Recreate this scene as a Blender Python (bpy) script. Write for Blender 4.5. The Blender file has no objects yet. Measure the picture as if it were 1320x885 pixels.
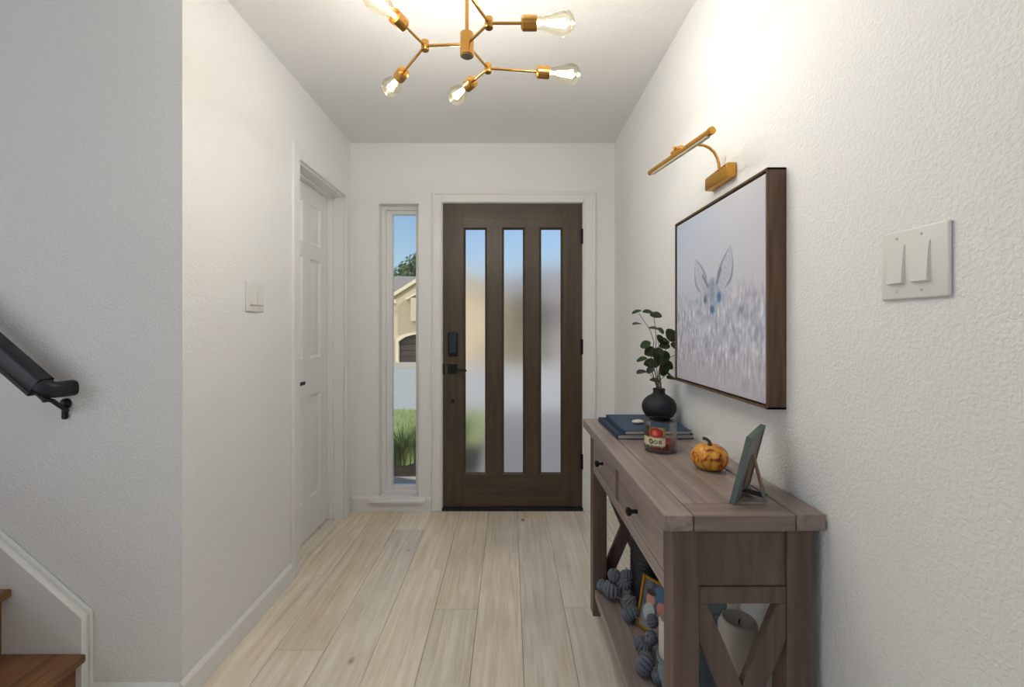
import bpy, bmesh, math, random
from mathutils import Vector, Matrix, noise
C = bpy.context.scene.collection
PI = math.pi

# ------------------------------------------------------------------ camera
F, D, H = 555.0, 2.86, 1.22          # focal length in px, distance of the door wall, eye height
cam = bpy.data.cameras.new('camera')
cam.sensor_fit = 'HORIZONTAL'; cam.sensor_width = 36.0
cam.lens = 36.0 * F / 1320.0
cam.shift_x = 3.0 / 1320.0
cam.shift_y = -21.5 / 1320.0
cam.clip_start = 0.02; cam.clip_end = 300
co = bpy.data.objects.new('camera', cam); C.objects.link(co)
co.location = (0, 0, H); co.rotation_euler = (PI/2, 0, 0)
bpy.context.scene.camera = co

# ------------------------------------------------------------------ sky, sun, lights, exposure
vs = bpy.context.scene.view_settings
vs.view_transform = 'Standard'; vs.look = 'None'; vs.gamma = 1.0; vs.use_curve_mapping = False
vs.exposure = 1.2
world = bpy.data.worlds.new('World'); bpy.context.scene.world = world
world.use_nodes = True
wn = world.node_tree.nodes; wl = world.node_tree.links
bg = wn['Background']
sky = wn.new('ShaderNodeTexSky'); sky.sky_type = 'NISHITA'
sky.sun_disc = False; sky.sun_elevation = math.radians(38); sky.sun_rotation = math.radians(200)
sky.air_density = 1.0; sky.dust_density = 2.6; sky.ozone_density = 2.0
wl.new(sky.outputs[0], bg.inputs[0]); bg.inputs[1].default_value = 0.068

def lamp(name, kind, loc, rot, energy, color=(1, 1, 1), size=None, size_y=None, radius=None, parent=None):
    l = bpy.data.lights.new(name, kind); l.energy = energy; l.color = color
    if kind == 'AREA':
        l.shape = 'RECTANGLE'; l.size = size; l.size_y = size_y
    if kind == 'POINT': l.shadow_soft_size = radius
    if kind == 'SUN': l.angle = math.radians(1.0)
    o = bpy.data.objects.new(name, l); C.objects.link(o)
    o.location = loc; o.rotation_euler = rot
    if parent: o.parent = parent
    return o
# sun from behind the entrance's roof, over the left shoulder of the houses opposite
lamp('sun', 'SUN', (0, 0, 10), Vector((.72, -.32, .70)).to_track_quat('Z', 'Y').to_euler(), 1.35, (1.0, 0.95, 0.88))
# two fill lamps added behind the camera, standing in for unseen windows
lamp('rear_fill_light', 'AREA', (-0.6, -3.45, 1.35), (PI/2, 0, PI), 3.0, (0.84, 0.92, 1.0), 3.0, 2.0)
lamp('stair_fill_light', 'AREA', (-3.15, -0.9, 1.5), (PI/2, 0, -PI/2), 8, (0.84, 0.92, 1.0), 2.0, 1.7)
BULB_POWER = 2.2

# ------------------------------------------------------------------ helpers
def srgb(r, g, b):
    f = lambda c: ((c/255.0+0.055)/1.055)**2.4 if c > 10 else c/255.0/12.92
    return (f(r), f(g), f(b), 1.0)

def px(x, y, Y):      # picture pixel at depth Y -> world point (used for measuring only)
    return Vector(((x-657.0)/F*Y, Y, H-(y-421.0)/F*Y))

def finish(bm, sharp=35):
    bmesh.ops.recalc_face_normals(bm, faces=bm.faces[:])
    bm.normal_update()
    for f in bm.faces: f.smooth = True
    a = math.radians(sharp)
    for e in bm.edges:
        if len(e.link_faces) == 2 and e.calc_face_angle(0) > a: e.smooth = False

def obj(name, bm, mat, parent=None, local=False, loc=None, sharp=35, recalc=True):
    """link the bmesh as one object. World-space coordinates unless local."""
    if recalc: finish(bm, sharp)
    if parent is not None and not local:
        o = Vector((0, 0, 0)); p = parent
        while p: o += Vector(p.location); p = p.parent
        bm.transform(Matrix.Translation(-o))
    if parent is None and loc is None:
        xs = [v.co for v in bm.verts]
        mn = Vector((min(v[i] for v in xs) for i in range(3))); mx = Vector((max(v[i] for v in xs) for i in range(3)))
        loc = Vector(((mn.x+mx.x)/2, (mn.y+mx.y)/2, mn.z))
    if parent is None and not local: bm.transform(Matrix.Translation(-Vector(loc)))
    me = bpy.data.meshes.new(name); bm.to_mesh(me); bm.free()
    me.materials.append(mat)
    o = bpy.data.objects.new(name, me); C.objects.link(o)
    if parent is not None: o.parent = parent
    else: o.location = loc
    return o

def thing(name, label, cat, loc=(0, 0, 0), rz=0, group=None):
    o = bpy.data.objects.new(name, None); C.objects.link(o)
    o.empty_display_size = 0.05
    o.location = loc; o.rotation_euler = (0, 0, rz); o['label'] = label; o['category'] = cat
    if group: o['group'] = group
    return o

def tag(o, label, cat, group=None, kind=None):
    o['label'] = label; o['category'] = cat
    if group: o['group'] = group
    if kind: o['kind'] = kind
    return o

def struct(name, bm, mat, label=None, cat=None, **k):
    o = obj(name, bm, mat, **k); o['kind'] = 'structure'
    if label: o['label'] = label
    if cat: o['category'] = cat
    return o

def NB(): return bmesh.new()

def box(bm, x0, x1, y0, y1, z0, z1, bev=0.0, seg=1):
    m = Matrix.Translation(((x0+x1)/2, (y0+y1)/2, (z0+z1)/2)) @ Matrix.Diagonal((abs(x1-x0), abs(y1-y0), abs(z1-z0), 1))
    r = bmesh.ops.create_cube(bm, size=1.0, matrix=m)
    if bev > 0:
        vs_ = r['verts']; es = list({e for v in vs_ for e in v.link_edges})
        bmesh.ops.bevel(bm, geom=es, offset=bev, segments=seg, affect='EDGES', profile=0.5)
    return bm

def obox(bm, c, ax, ay, az, hx, hy, hz, bev=0.0):
    """box centred c with orthonormal axes and half sizes"""
    ax, ay, az = Vector(ax).normalized(), Vector(ay).normalized(), Vector(az).normalized()
    R = Matrix((ax, ay, az)).transposed().to_4x4()
    m = Matrix.Translation(c) @ R @ Matrix.Diagonal((2*hx, 2*hy, 2*hz, 1))
    r = bmesh.ops.create_cube(bm, size=1.0, matrix=m)
    if bev > 0:
        es = list({e for v in r['verts'] for e in v.link_edges})
        bmesh.ops.bevel(bm, geom=es, offset=bev, segments=1, affect='EDGES')
    return bm

def bar(bm, a, b, w, t, up=(0, 0, 1), bev=0.0):
    """rectangular bar from a to b; w across, t along 'up'-ish"""
    a, b = Vector(a), Vector(b); d = (b-a); L = d.length; d.normalize()
    s = d.cross(Vector(up)).normalized(); u = s.cross(d).normalized()
    return obox(bm, (a+b)/2, d, s, u, L/2, w/2, t/2, bev)

def tube(bm, pts, r, seg=12, cap=True):
    pts = [Vector(p) for p in pts]; n = len(pts)
    rr = r if hasattr(r, '__len__') else [r]*n
    rings = []; prev = None
    for i, p in enumerate(pts):
        t = (pts[min(i+1, n-1)]-pts[max(i-1, 0)]).normalized()
        if prev is None:
            ref = Vector((0, 0, 1)) if abs(t.z) < 0.9 else Vector((1, 0, 0))
            u = t.cross(ref).normalized()
        else:
            u = (prev - t*prev.dot(t)).normalized()
        prev = u; v = t.cross(u)
        rings.append([bm.verts.new(p + (u*math.cos(2*PI*k/seg)+v*math.sin(2*PI*k/seg))*rr[i]) for k in range(seg)])
    for i in range(n-1):
        for k in range(seg):
            bm.faces.new((rings[i][k], rings[i][(k+1) % seg], rings[i+1][(k+1) % seg], rings[i+1][k]))
    if cap:
        bm.faces.new(rings[0][::-1]); bm.faces.new(rings[-1])
    return bm

def lathe(bm, prof, c=(0, 0, 0), seg=32, axis=(0, 0, 1)):
    """prof: list of (radius, height) along axis"""
    c = Vector(c); a = Vector(axis).normalized()
    ref = Vector((0, 0, 1)) if abs(a.z) < 0.9 else Vector((1, 0, 0))
    u = a.cross(ref).normalized(); v = a.cross(u)
    rings = []
    for (r, h) in prof:
        if r < 1e-5: rings.append([bm.verts.new(c+a*h)])
        else: rings.append([bm.verts.new(c+a*h+(u*math.cos(2*PI*k/seg)+v*math.sin(2*PI*k/seg))*r) for k in range(seg)])
    for A, B in zip(rings, rings[1:]):
        for k in range(seg):
            k2 = (k+1) % seg
            if len(A) == 1 and len(B) == 1: continue
            if len(A) == 1: bm.faces.new((A[0], B[k], B[k2]))
            elif len(B) == 1: bm.faces.new((A[k], A[k2], B[0]))
            else: bm.faces.new((A[k], A[k2], B[k2], B[k]))
    if len(rings[0]) > 1 and prof[0] != prof[-1]: bm.faces.new(rings[0][::-1])
    if len(rings[-1]) > 1 and prof[0] != prof[-1]: bm.faces.new(rings[-1])
    return bm

def prism(bm, poly, axis, a0, a1, bev=0):
    """extrude polygon; axis 'x': poly=(y,z); 'y': poly=(x,z); 'z': poly=(x,y)"""
    def P(p, a):
        return {'x': (a, p[0], p[1]), 'y': (p[0], a, p[1]), 'z': (p[0], p[1], a)}[axis]
    A = [bm.verts.new(P(p, a0)) for p in poly]; B = [bm.verts.new(P(p, a1)) for p in poly]
    n = len(poly)
    fs = [bm.faces.new(A[::-1]), bm.faces.new(B)]
    for i in range(n): fs.append(bm.faces.new((A[i], A[(i+1) % n], B[(i+1) % n], B[i])))
    if bev: bmesh.ops.bevel(bm, geom=list({e for f in fs for e in f.edges}), offset=bev, segments=1, affect='EDGES')
    return bm

# ------------------------------------------------------------------ materials
def newmat(name):
    m = bpy.data.materials.new(name); m.use_nodes = True
    nt = m.node_tree; return m, nt.nodes, nt.links, nt.nodes['Principled BSDF']

def plain(name, col, rough=0.5, metal=0.0, bump=0.0, bscale=200, var=0.0, vscale=20, spec=0.5, coat=0):
    m, n, l, b = newmat(name)
    b.inputs['Base Color'].default_value = col; b.inputs['Roughness'].default_value = rough
    b.inputs['Metallic'].default_value = metal; b.inputs['Specular IOR Level'].default_value = spec
    b.inputs['Coat Weight'].default_value = coat
    tc = n.new('ShaderNodeTexCoord')
    if bump:
        t = n.new('ShaderNodeTexNoise'); t.inputs['Scale'].default_value = bscale; t.inputs['Detail'].default_value = 3
        l.new(tc.outputs['Object'], t.inputs['Vector'])
        bp = n.new('ShaderNodeBump'); bp.inputs['Distance'].default_value = bump
        l.new(t.outputs['Fac'], bp.inputs['Height']); l.new(bp.outputs[0], b.inputs['Normal'])
    if var:
        t = n.new('ShaderNodeTexNoise'); t.inputs['Scale'].default_value = vscale; t.inputs['Detail'].default_value = 4
        l.new(tc.outputs['Object'], t.inputs['Vector'])
        mx = n.new('ShaderNodeMix'); mx.data_type = 'RGBA'
        mx.inputs[6].default_value = tuple(c*(1-var) for c in col[:3])+(1,)
        mx.inputs[7].default_value = tuple(min(1, c*(1+var)) for c in col[:3])+(1,)
        l.new(t.outputs['Fac'], mx.inputs[0]); l.new(mx.outputs[2], b.inputs['Base Color'])
    return m

def wall_mat(name, col, dist=0.0009, scale=135):
    m, n, l, b = newmat(name)
    b.inputs['Base Color'].default_value = col; b.inputs['Roughness'].default_value = 0.62
    b.inputs['Specular IOR Level'].default_value = 0.35
    tc = n.new('ShaderNodeNewGeometry')
    t = n.new('ShaderNodeTexNoise'); t.inputs['Scale'].default_value = scale; t.inputs['Detail'].default_value = 2.5
    t.inputs['Roughness'].default_value = 0.45; t.inputs['Distortion'].default_value = 0.5
    l.new(tc.outputs['Position'], t.inputs['Vector'])
    r = n.new('ShaderNodeMapRange'); r.inputs[1].default_value = 0.38; r.inputs[2].default_value = 0.62
    l.new(t.outputs['Fac'], r.inputs[0])
    bp = n.new('ShaderNodeBump'); bp.inputs['Distance'].default_value = dist; bp.inputs['Strength'].default_value = 0.8
    l.new(r.outputs[0], bp.inputs['Height']); l.new(bp.outputs[0], b.inputs['Normal'])
    return m

def wood(name, dark, light, axis='y', scale=1.0, rough=0.45, random_tint=0.0, knots=False, tint=None, bump=0.0006):
    m, n, l, b = newmat(name)
    tc = n.new('ShaderNodeTexCoord'); oi = n.new('ShaderNodeObjectInfo')
    add = n.new('ShaderNodeVectorMath'); add.operation = 'ADD'
    sc = n.new('ShaderNodeVectorMath'); sc.operation = 'SCALE'; sc.inputs[0].default_value = (13.1, 7.7, 5.3)
    l.new(oi.outputs['Random'], sc.inputs['Scale'])
    l.new(tc.outputs['Object'], add.inputs[0]); l.new(sc.outputs[0], add.inputs[1])
    mp = n.new('ShaderNodeMapping')
    s = {'x': (1.5, 26, 26), 'y': (26, 1.5, 26), 'z': (26, 26, 1.5)}[axis]
    mp.inputs['Scale'].default_value = tuple(v*scale for v in s)
    l.new(add.outputs[0], mp.inputs['Vector'])
    t = n.new('ShaderNodeTexNoise'); t.inputs['Scale'].default_value = 1.6; t.inputs['Detail'].default_value = 7
    t.inputs['Roughness'].default_value = 0.62; t.inputs['Distortion'].default_value = 0.6
    l.new(mp.outputs[0], t.inputs['Vector'])
    mr = n.new('ShaderNodeMapRange'); mr.inputs[1].default_value = 0.3; mr.inputs[2].default_value = 0.7
    l.new(t.outputs['Fac'], mr.inputs[0])
    t2 = n.new('ShaderNodeTexNoise'); t2.inputs['Scale'].default_value = 3.0; t2.inputs['Detail'].default_value = 3
    l.new(add.outputs[0], t2.inputs['Vector'])
    mx = n.new('ShaderNodeMix'); mx.data_type = 'RGBA'
    mx.inputs[6].default_value = dark; mx.inputs[7].default_value = light
    l.new(mr.outputs[0], mx.inputs[0])
    out = mx.outputs[2]
    mm = n.new('ShaderNodeMix'); mm.data_type = 'RGBA'; mm.blend_type = 'MULTIPLY'; mm.inputs[0].default_value = 0.35
    cr = n.new('ShaderNodeValToRGB'); cr.color_ramp.elements[0].position = 0.3; cr.color_ramp.elements[1].position = 0.7
    cr.color_ramp.elements[0].color = (0.72, 0.70, 0.68, 1); cr.color_ramp.elements[1].color = (1.12, 1.1, 1.08, 1)
    l.new(t2.outputs['Fac'], cr.inputs[0]); l.new(out, mm.inputs[6]); l.new(cr.outputs[0], mm.inputs[7]); out = mm.outputs[2]
    if random_tint:
        hs = n.new('ShaderNodeHueSaturation')
        a = n.new('ShaderNodeMapRange'); a.inputs[3].default_value = 1-random_tint; a.inputs[4].default_value = 1+random_tint*0.6
        l.new(oi.outputs['Random'], a.inputs[0]); l.new(a.outputs[0], hs.inputs['Value'])
        m7 = n.new('ShaderNodeMath'); m7.operation = 'MULTIPLY'; m7.inputs[1].default_value = 7.31
        fr = n.new('ShaderNodeMath'); fr.operation = 'FRACT'
        l.new(oi.outputs['Random'], m7.inputs[0]); l.new(m7.outputs[0], fr.inputs[0])
        a2 = n.new('ShaderNodeMapRange'); a2.inputs[3].default_value = 0.72; a2.inputs[4].default_value = 1.2
        l.new(fr.outputs[0], a2.inputs[0]); l.new(a2.outputs[0], hs.inputs['Saturation'])
        l.new(out, hs.inputs['Color']); out = hs.outputs[0]
    if knots:
        v = n.new('ShaderNodeTexVoronoi'); v.inputs['Scale'].default_value = 2.6
        mp2 = n.new('ShaderNodeMapping'); mp2.inputs['Scale'].default_value = (1.0, 0.62, 1.0)
        l.new(add.outputs[0], mp2.inputs['Vector']); l.new(mp2.outputs[0], v.inputs['Vector'])
        k = n.new('ShaderNodeMapRange'); k.inputs[1].default_value = 0.012; k.inputs[2].default_value = 0.045
        k.inputs[3].default_value = 0.85; k.inputs[4].default_value = 0.0
        l.new(v.outputs['Distance'], k.inputs[0])
        kx = n.new('ShaderNodeMix'); kx.data_type = 'RGBA'; kx.inputs[7].default_value = srgb(88, 66, 48)
        l.new(k.outputs[0], kx.inputs[0]); l.new(out, kx.inputs[6]); out = kx.outputs[2]
    l.new(out, b.inputs['Base Color'])
    bp = n.new('ShaderNodeBump'); bp.inputs['Distance'].default_value = bump; bp.inputs['Strength'].default_value = 0.5
    l.new(t.outputs['Fac'], bp.inputs['Height']); l.new(bp.outputs[0], b.inputs['Normal'])
    b.inputs['Roughness'].default_value = rough
    return m

def glass_mat(name, tint=(1, 1, 1, 1), refl=1.0, rough=0.0):
    """thin clear glass: see-through with Fresnel reflection"""
    m, n, l, b = newmat(name); n.remove(b)
    out = n['Material Output']
    tr = n.new('ShaderNodeBsdfTransparent'); tr.inputs[0].default_value = tint
    gl = n.new('ShaderNodeBsdfGlossy'); gl.inputs['Roughness'].default_value = rough
    fr = n.new('ShaderNodeFresnel'); fr.inputs[0].default_value = 1.45
    mu = n.new('ShaderNodeMath'); mu.operation = 'MULTIPLY'; mu.inputs[1].default_value = refl
    l.new(fr.outputs[0], mu.inputs[0])
    mx = n.new('ShaderNodeMixShader'); l.new(mu.outputs[0], mx.inputs[0])
    l.new(tr.outputs[0], mx.inputs[1]); l.new(gl.outputs[0], mx.inputs[2]); l.new(mx.outputs[0], out.inputs[0])
    return m

def vcol_mat(name, rough=0.6, coat=0):
    m, n, l, b = newmat(name)
    a = n.new('ShaderNodeVertexColor'); a.layer_name = 'print'
    l.new(a.outputs[0], b.inputs['Base Color']); b.inputs['Roughness'].default_value = rough
    b.inputs['Coat Weight'].default_value = coat; b.inputs['Coat Roughness'].default_value = 0.1
    return m

def emis(name, col, s):
    m, n, l, b = newmat(name)
    b.inputs['Base Color'].default_value = (0, 0, 0, 1)
    b.inputs['Emission Color'].default_value = col; b.inputs['Emission Strength'].default_value = s
    return m

M = {}
M['wall'] = wall_mat('wall_paint', srgb(240, 240, 240))
M['ceiling'] = wall_mat('ceiling_paint', srgb(238, 238, 238), 0.0004, 60)
M['trim'] = plain('trim_paint', srgb(236, 236, 235), 0.35, bump=0.0002, bscale=60)
M['door_white'] = plain('door_paint', srgb(234, 235, 236), 0.38, bump=0.0002, bscale=50)
M['plastic'] = plain('switch_plastic', srgb(230, 229, 225), 0.3)
M['oak'] = wood('oak_plank', srgb(220, 202, 178), srgb(253, 245, 231), 'y', 1.0, 0.38, 0.10, True)
M['oak'].node_tree.nodes['Principled BSDF'].inputs['Specular IOR Level'].default_value = 0.8
M['subfloor'] = plain('subfloor_dark', srgb(92, 70, 50), 0.9)
M['tread'] = wood('stair_tread_wood', srgb(94, 62, 34), srgb(150, 104, 60), 'y', 1.0, 0.42)
M['console_y'] = wood('console_wood_long_lit', srgb(122, 110, 105), srgb(168, 152, 146), 'y', 1.1, 0.33)  # same wood, lightened to paint in the reflected light on top and front
M['console_x'] = wood('console_wood_cross_lit', srgb(112, 98, 92), srgb(150, 132, 125), 'x', 1.1, 0.35)  # same wood again, lightened as part of the painted tabletop sheen
M['console_z'] = wood('console_wood_upright', srgb(84, 68, 62), srgb(118, 97, 88), 'z', 1.1, 0.46)
M['front_door'] = wood('front_door_wood', srgb(62, 50, 36), srgb(86, 72, 54), 'z', 0.8, 0.4, bump=0.0008)
M['front_door_h'] = wood('front_door_rail_wood', srgb(62, 50, 36), srgb(86, 72, 54), 'x', 0.8, 0.38, bump=0.0008)
M['frame_wood'] = wood('picture_frame_wood', srgb(70, 50, 36), srgb(122, 92, 68), 'z', 1.3, 0.5)
M['black'] = plain('black_metal', srgb(20, 21, 24), 0.42, 0.3)
M['black_rail'] = plain('black_rail_paint', srgb(16, 20, 28), 0.42, bump=0.0002, bscale=90)
M['rubber'] = plain('threshold_rubber', srgb(20, 18, 17), 0.6)
M['brass'] = plain('brushed_brass', srgb(202, 152, 80), 0.27, 1.0, bump=0.0001, bscale=400)
M['brass_light'] = plain('satin_brass', srgb(212, 158, 70), 0.36, 0.9)
M['diffuser'] = plain('lamp_diffuser', srgb(196, 190, 170), 0.35)
M['pane'] = glass_mat('window_glass', (0.97, 0.99, 0.98, 1), 0.8)
M['bulb_glass'] = glass_mat('bulb_glass', (1.0, 0.97, 0.88, 1), 0.45, 0.03)  # warm tint paints the bulbs' pale yellow glare into the glass
M['jar_glass'] = glass_mat('jar_glass', (0.985, 0.99, 0.99, 1), 0.6, 0.0)
M['filament'] = emis('hot_filament', (1.0, 0.80, 0.48, 1), 26)
m, n, l, b = newmat('frosted_glass')
b.inputs['Base Color'].default_value = (1.0, 1.0, 1.0, 1)
b.inputs['Transmission Weight'].default_value = 1.0; b.inputs['Roughness'].default_value = 0.5; b.inputs['IOR'].default_value = 1.07
M['frost'] = m
M['vase'] = plain('black_ceramic', srgb(24, 28, 34), 0.62, bump=0.0004, bscale=40)
M['leaf'] = plain('leaf_green', srgb(66, 82, 48), 0.5, var=0.35, vscale=30)
M['leaf_grey'] = plain('leaf_grey_green', srgb(88, 98, 84), 0.5, var=0.3, vscale=30)
M['stem'] = plain('twig_brown', srgb(92, 80, 66), 0.7)
M['book_blue'] = plain('blue_book_cloth', srgb(44, 66, 92), 0.6, bump=0.0003, bscale=900, var=0.15, vscale=10)
M['book_navy'] = plain('navy_book_cloth', srgb(34, 50, 74), 0.6, bump=0.0003, bscale=900)
M['paper'] = plain('book_pages', srgb(196, 192, 184), 0.85, bump=0.0003, bscale=500)
M['stone'] = plain('pale_stone', srgb(214, 204, 190), 0.45, var=0.15, vscale=60)
M['wax_red'] = plain('red_wax', srgb(132, 34, 24), 0.35)
M['wax_white'] = plain('ivory_wax', srgb(206, 200, 192), 0.55, var=0.05, vscale=30)
M['wick'] = plain('burnt_wick', srgb(22, 20, 18), 0.9)
M['holder'] = plain('blue_grey_glazed_ceramic', srgb(120, 136, 146), 0.3, var=0.25, vscale=35)
M['ribbed'] = plain('dark_ribbed_metal', srgb(46, 50, 54), 0.42, 0.4)
M['knit'] = plain('grey_velvet', srgb(104, 112, 122), 0.85, bump=0.0008, bscale=250, var=0.2, vscale=120)
M['jute'] = plain('jute_string', srgb(150, 128, 98), 0.9)
M['gold'] = plain('gold_frame', srgb(190, 146, 60), 0.3, 0.9)
M['print'] = vcol_mat('flat_print', 0.5)
M['print_gloss'] = vcol_mat('glazed_print', 0.4, 0.4)
M['canvas_edge'] = plain('canvas_edge_white', srgb(222, 222, 226), 0.7)
M['slate'] = plain('grey_green_painted_wood', srgb(96, 108, 104), 0.55, var=0.2, vscale=40)
M['slate_back'] = plain('grey_back_board', srgb(128, 130, 126), 0.8, var=0.15, vscale=60)
M['easel'] = plain('tan_easel_board', srgb(150, 118, 92), 0.7, var=0.25, vscale=50)
M['dark_felt'] = plain('dark_felt', srgb(58, 54, 52), 0.9)
M['screw'] = plain('screw_white', srgb(200, 198, 192), 0.35, 0.2)
M['grass'] = plain('lawn_grass', srgb(150, 160, 104), 0.9, var=0.35, vscale=6, bump=0.02, bscale=40)
M['blade'] = plain('grass_blade', srgb(140, 158, 96), 0.6, var=0.4, vscale=9)
M['soil'] = plain('dark_mulch', srgb(52, 42, 34), 0.95, bump=0.01, bscale=60, var=0.3, vscale=20)
M['concrete'] = plain('concrete', srgb(176, 170, 158), 0.85, bump=0.001, bscale=60, var=0.08, vscale=5)
M['asphalt'] = plain('pale_asphalt', srgb(170, 173, 170), 0.9, bump=0.004, bscale=30, var=0.07, vscale=1.2)
M['stucco'] = plain('cream_stucco', srgb(200, 188, 160), 0.9, bump=0.01, bscale=20)
M['stucco_trim'] = plain('cream_trim', srgb(222, 212, 186), 0.7)
M['roof'] = plain('grey_shingle', srgb(134, 130, 128), 0.9, var=0.2, vscale=3)
M['garage'] = plain('dark_brown_garage_door', srgb(62, 52, 50), 0.6)
M['foliage'] = plain('tree_leaf', srgb(82, 104, 58), 0.7, var=0.4, vscale=2)
M['trunk'] = plain('tree_bark', srgb(96, 84, 70), 0.9)
M['brick'] = plain('grey_siding_wall', srgb(150, 146, 148), 0.9, var=0.2, vscale=3)

# pumpkin skin: yellow orange with reddish warts
m, n, l, b = newmat('gourd_skin')
tc = n.new('ShaderNodeTexCoord')
t = n.new('ShaderNodeTexNoise'); t.inputs['Scale'].default_value = 36; t.inputs['Detail'].default_value = 4; t.inputs['Distortion'].default_value = 1.2
t2 = n.new('ShaderNodeTexNoise'); t2.inputs['Scale'].default_value = 60; t2.inputs['Detail'].default_value = 3
l.new(tc.outputs['Object'], t.inputs['Vector']); l.new(tc.outputs['Object'], t2.inputs['Vector'])
cr = n.new('ShaderNodeValToRGB'); e = cr.color_ramp.elements
e[0].position = 0.40; e[0].color = srgb(226, 168, 62); e[1].position = 0.55; e[1].color = srgb(214, 134, 38)
x = e.new(0.585); x.color = srgb(168, 74, 24)
x = e.new(0.66); x.color = srgb(120, 44, 18)
l.new(t.outputs['Fac'], cr.inputs[0]); l.new(cr.outputs[0], b.inputs['Base Color'])
b.inputs['Roughness'].default_value = 0.3
bp = n.new('ShaderNodeBump'); bp.inputs['Distance'].default_value = 0.003; l.new(t.outputs['Fac'], bp.inputs['Height']); l.new(bp.outputs[0], b.inputs['Normal'])
M['gourd'] = m
M['gourd_stem'] = plain('gourd_stem', srgb(74, 62, 44), 0.8, bump=0.001, bscale=200)

# ------------------------------------------------------------------ room shell
XL, XR, YC = -1.056, 0.696, 1.389    # left wall, right wall, stair corner
ZC = 2.44
YB = -3.5; XS = -3.2                  # rear wall, far side of the stair hall

bm = NB(); box(bm, XS-.1, XR+.1, YB-.1, D+.14, -0.06, -0.012)
floor = struct('floor', bm, M['subfloor'], 'pale oak plank floor')
# planks (parts of the floor)
pitch = 0.1868; x_ref = -0.511
known = {-3: [0.7, 2.3], -2: [0.30, 2.12], -1: [-0.2, 1.626], 0: [0.75, 2.59], 1: [0.35, 2.17], 2: [0.0, 1.862],
         3: [0.45, 2.327], 4: [-0.45, 1.25], 5: [0.05, 1.873], 6: [0.7, 2.45]}
rnd = random.Random(5)
pm = {}
def plank_mesh(L, W):
    k = (round(L, 3), round(W, 3))
    if k in pm: return pm[k]
    bm = NB(); g = 0.0007; bv = 0.0012
    prof = [(-W/2+g, -0.012), (-W/2+g, -bv), (-W/2+g+bv, 0), (W/2-g-bv, 0), (W/2-g, -bv), (W/2-g, -0.012)]
    rings = []
    for y, ins in ((-L/2+g, bv), (-L/2+g+bv, 0), (L/2-g-bv, 0), (L/2-g, bv)):
        rings.append([bm.verts.new((x, y, min(z, -ins) if z > -0.01 else z)) for x, z in prof])
    for a, c in zip(rings, rings[1:]):
        for i in range(len(prof)-1): bm.faces.new((a[i], a[i+1], c[i+1], c[i]))
    bm.faces.new(rings[0]); bm.faces.new(rings[-1][::-1])
    bmesh.ops.recalc_face_normals(bm, faces=bm.faces[:])
    me = bpy.data.meshes.new('plank'); bm.to_mesh(me); bm.free(); me.materials.append(M['oak'])
    pm[k] = me; return me
fo = Vector(floor.location)
for k in range(-15, 8):
    x0 = x_ref + pitch*(k-1); x1 = x0 + pitch
    x0c, x1c = max(x0, XS), min(x1, XR)
    if x1c - x0c < 0.02: continue
    ymax = D-0.0 if x1c > XL-0.02 else YC
    cuts = list(known.get(k, [rnd.uniform(-0.6, 0.6)]))
    while cuts[-1] < ymax: cuts.append(cuts[-1]+rnd.choice((1.5, 1.7, 1.9)))
    while cuts[0] > YB: cuts.insert(0, cuts[0]-rnd.choice((1.5, 1.7, 1.9)))
    for a, c in zip(cuts, cuts[1:]):
        a, c = max(a, YB), min(c, ymax)
        if c-a < 0.03: continue
        o = bpy.data.objects.new('plank', plank_mesh(c-a, x1c-x0c)); C.objects.link(o)
        o.parent = floor; o.location = Vector(((x0c+x1c)/2, (a+c)/2, 0)) - fo

bm = NB(); box(bm, XS-.1, XR+.1, YB-.1, D+.14, ZC, ZC+.1)
struct('ceiling', bm, M['ceiling'], 'smooth white ceiling')
bm = NB(); box(bm, XR, XR+.1, YB-.1, D+.14, -.06, ZC)
struct('wall_right', bm, M['wall'], 'white textured wall on the right')
# door wall with sidelight and door openings
WX0, WX1, WZ0, WZ1 = -0.871, -0.600, 0.085, 2.04
DX0, DX1, DZ1 = -0.449, 0.487, 2.043
bm = NB(); T = D+.14
box(bm, XL-.12, WX0, D, T, -.06, ZC); box(bm, WX0, WX1, D, T, -.06, WZ0); box(bm, WX0, WX1, D, T, WZ1, ZC)
box(bm, WX1, DX0, D, T, -.06, ZC); box(bm, DX0, DX1, D, T, DZ1, ZC); box(bm, DX1, XR+.1, D, T, -.06, ZC)
box(bm, DX0, DX1, D, T, -.06, -.012)
struct('wall_back', bm, M['wall'], 'white entrance wall around the front door')
# left wall with closet opening
CY0, CY1, CZ = 2.139, 2.745, 2.052
bm = NB()
box(bm, XL-.12, XL, YC, CY0, -.06, ZC); box(bm, XL-.12, XL, CY1, D, -.06, ZC); box(bm, XL-.12, XL, CY0, CY1, CZ, ZC)
struct('wall_left', bm, M['wall'], 'white textured wall with the closet door')
bm = NB(); box(bm, XS, XL-.12, YC, YC+.12, -.06, ZC)
struct('wall_stair', bm, M['wall'], 'white textured wall beside the stair')
bm = NB(); box(bm, XS-.1, XS, YB, YC+.12, -.06, ZC)
struct('wall_stair_end', bm, M['wall'])
bm = NB(); box(bm, XS, XR, YB-.1, YB, -.06, ZC)
struct('wall_rear', bm, M['wall'])

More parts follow.
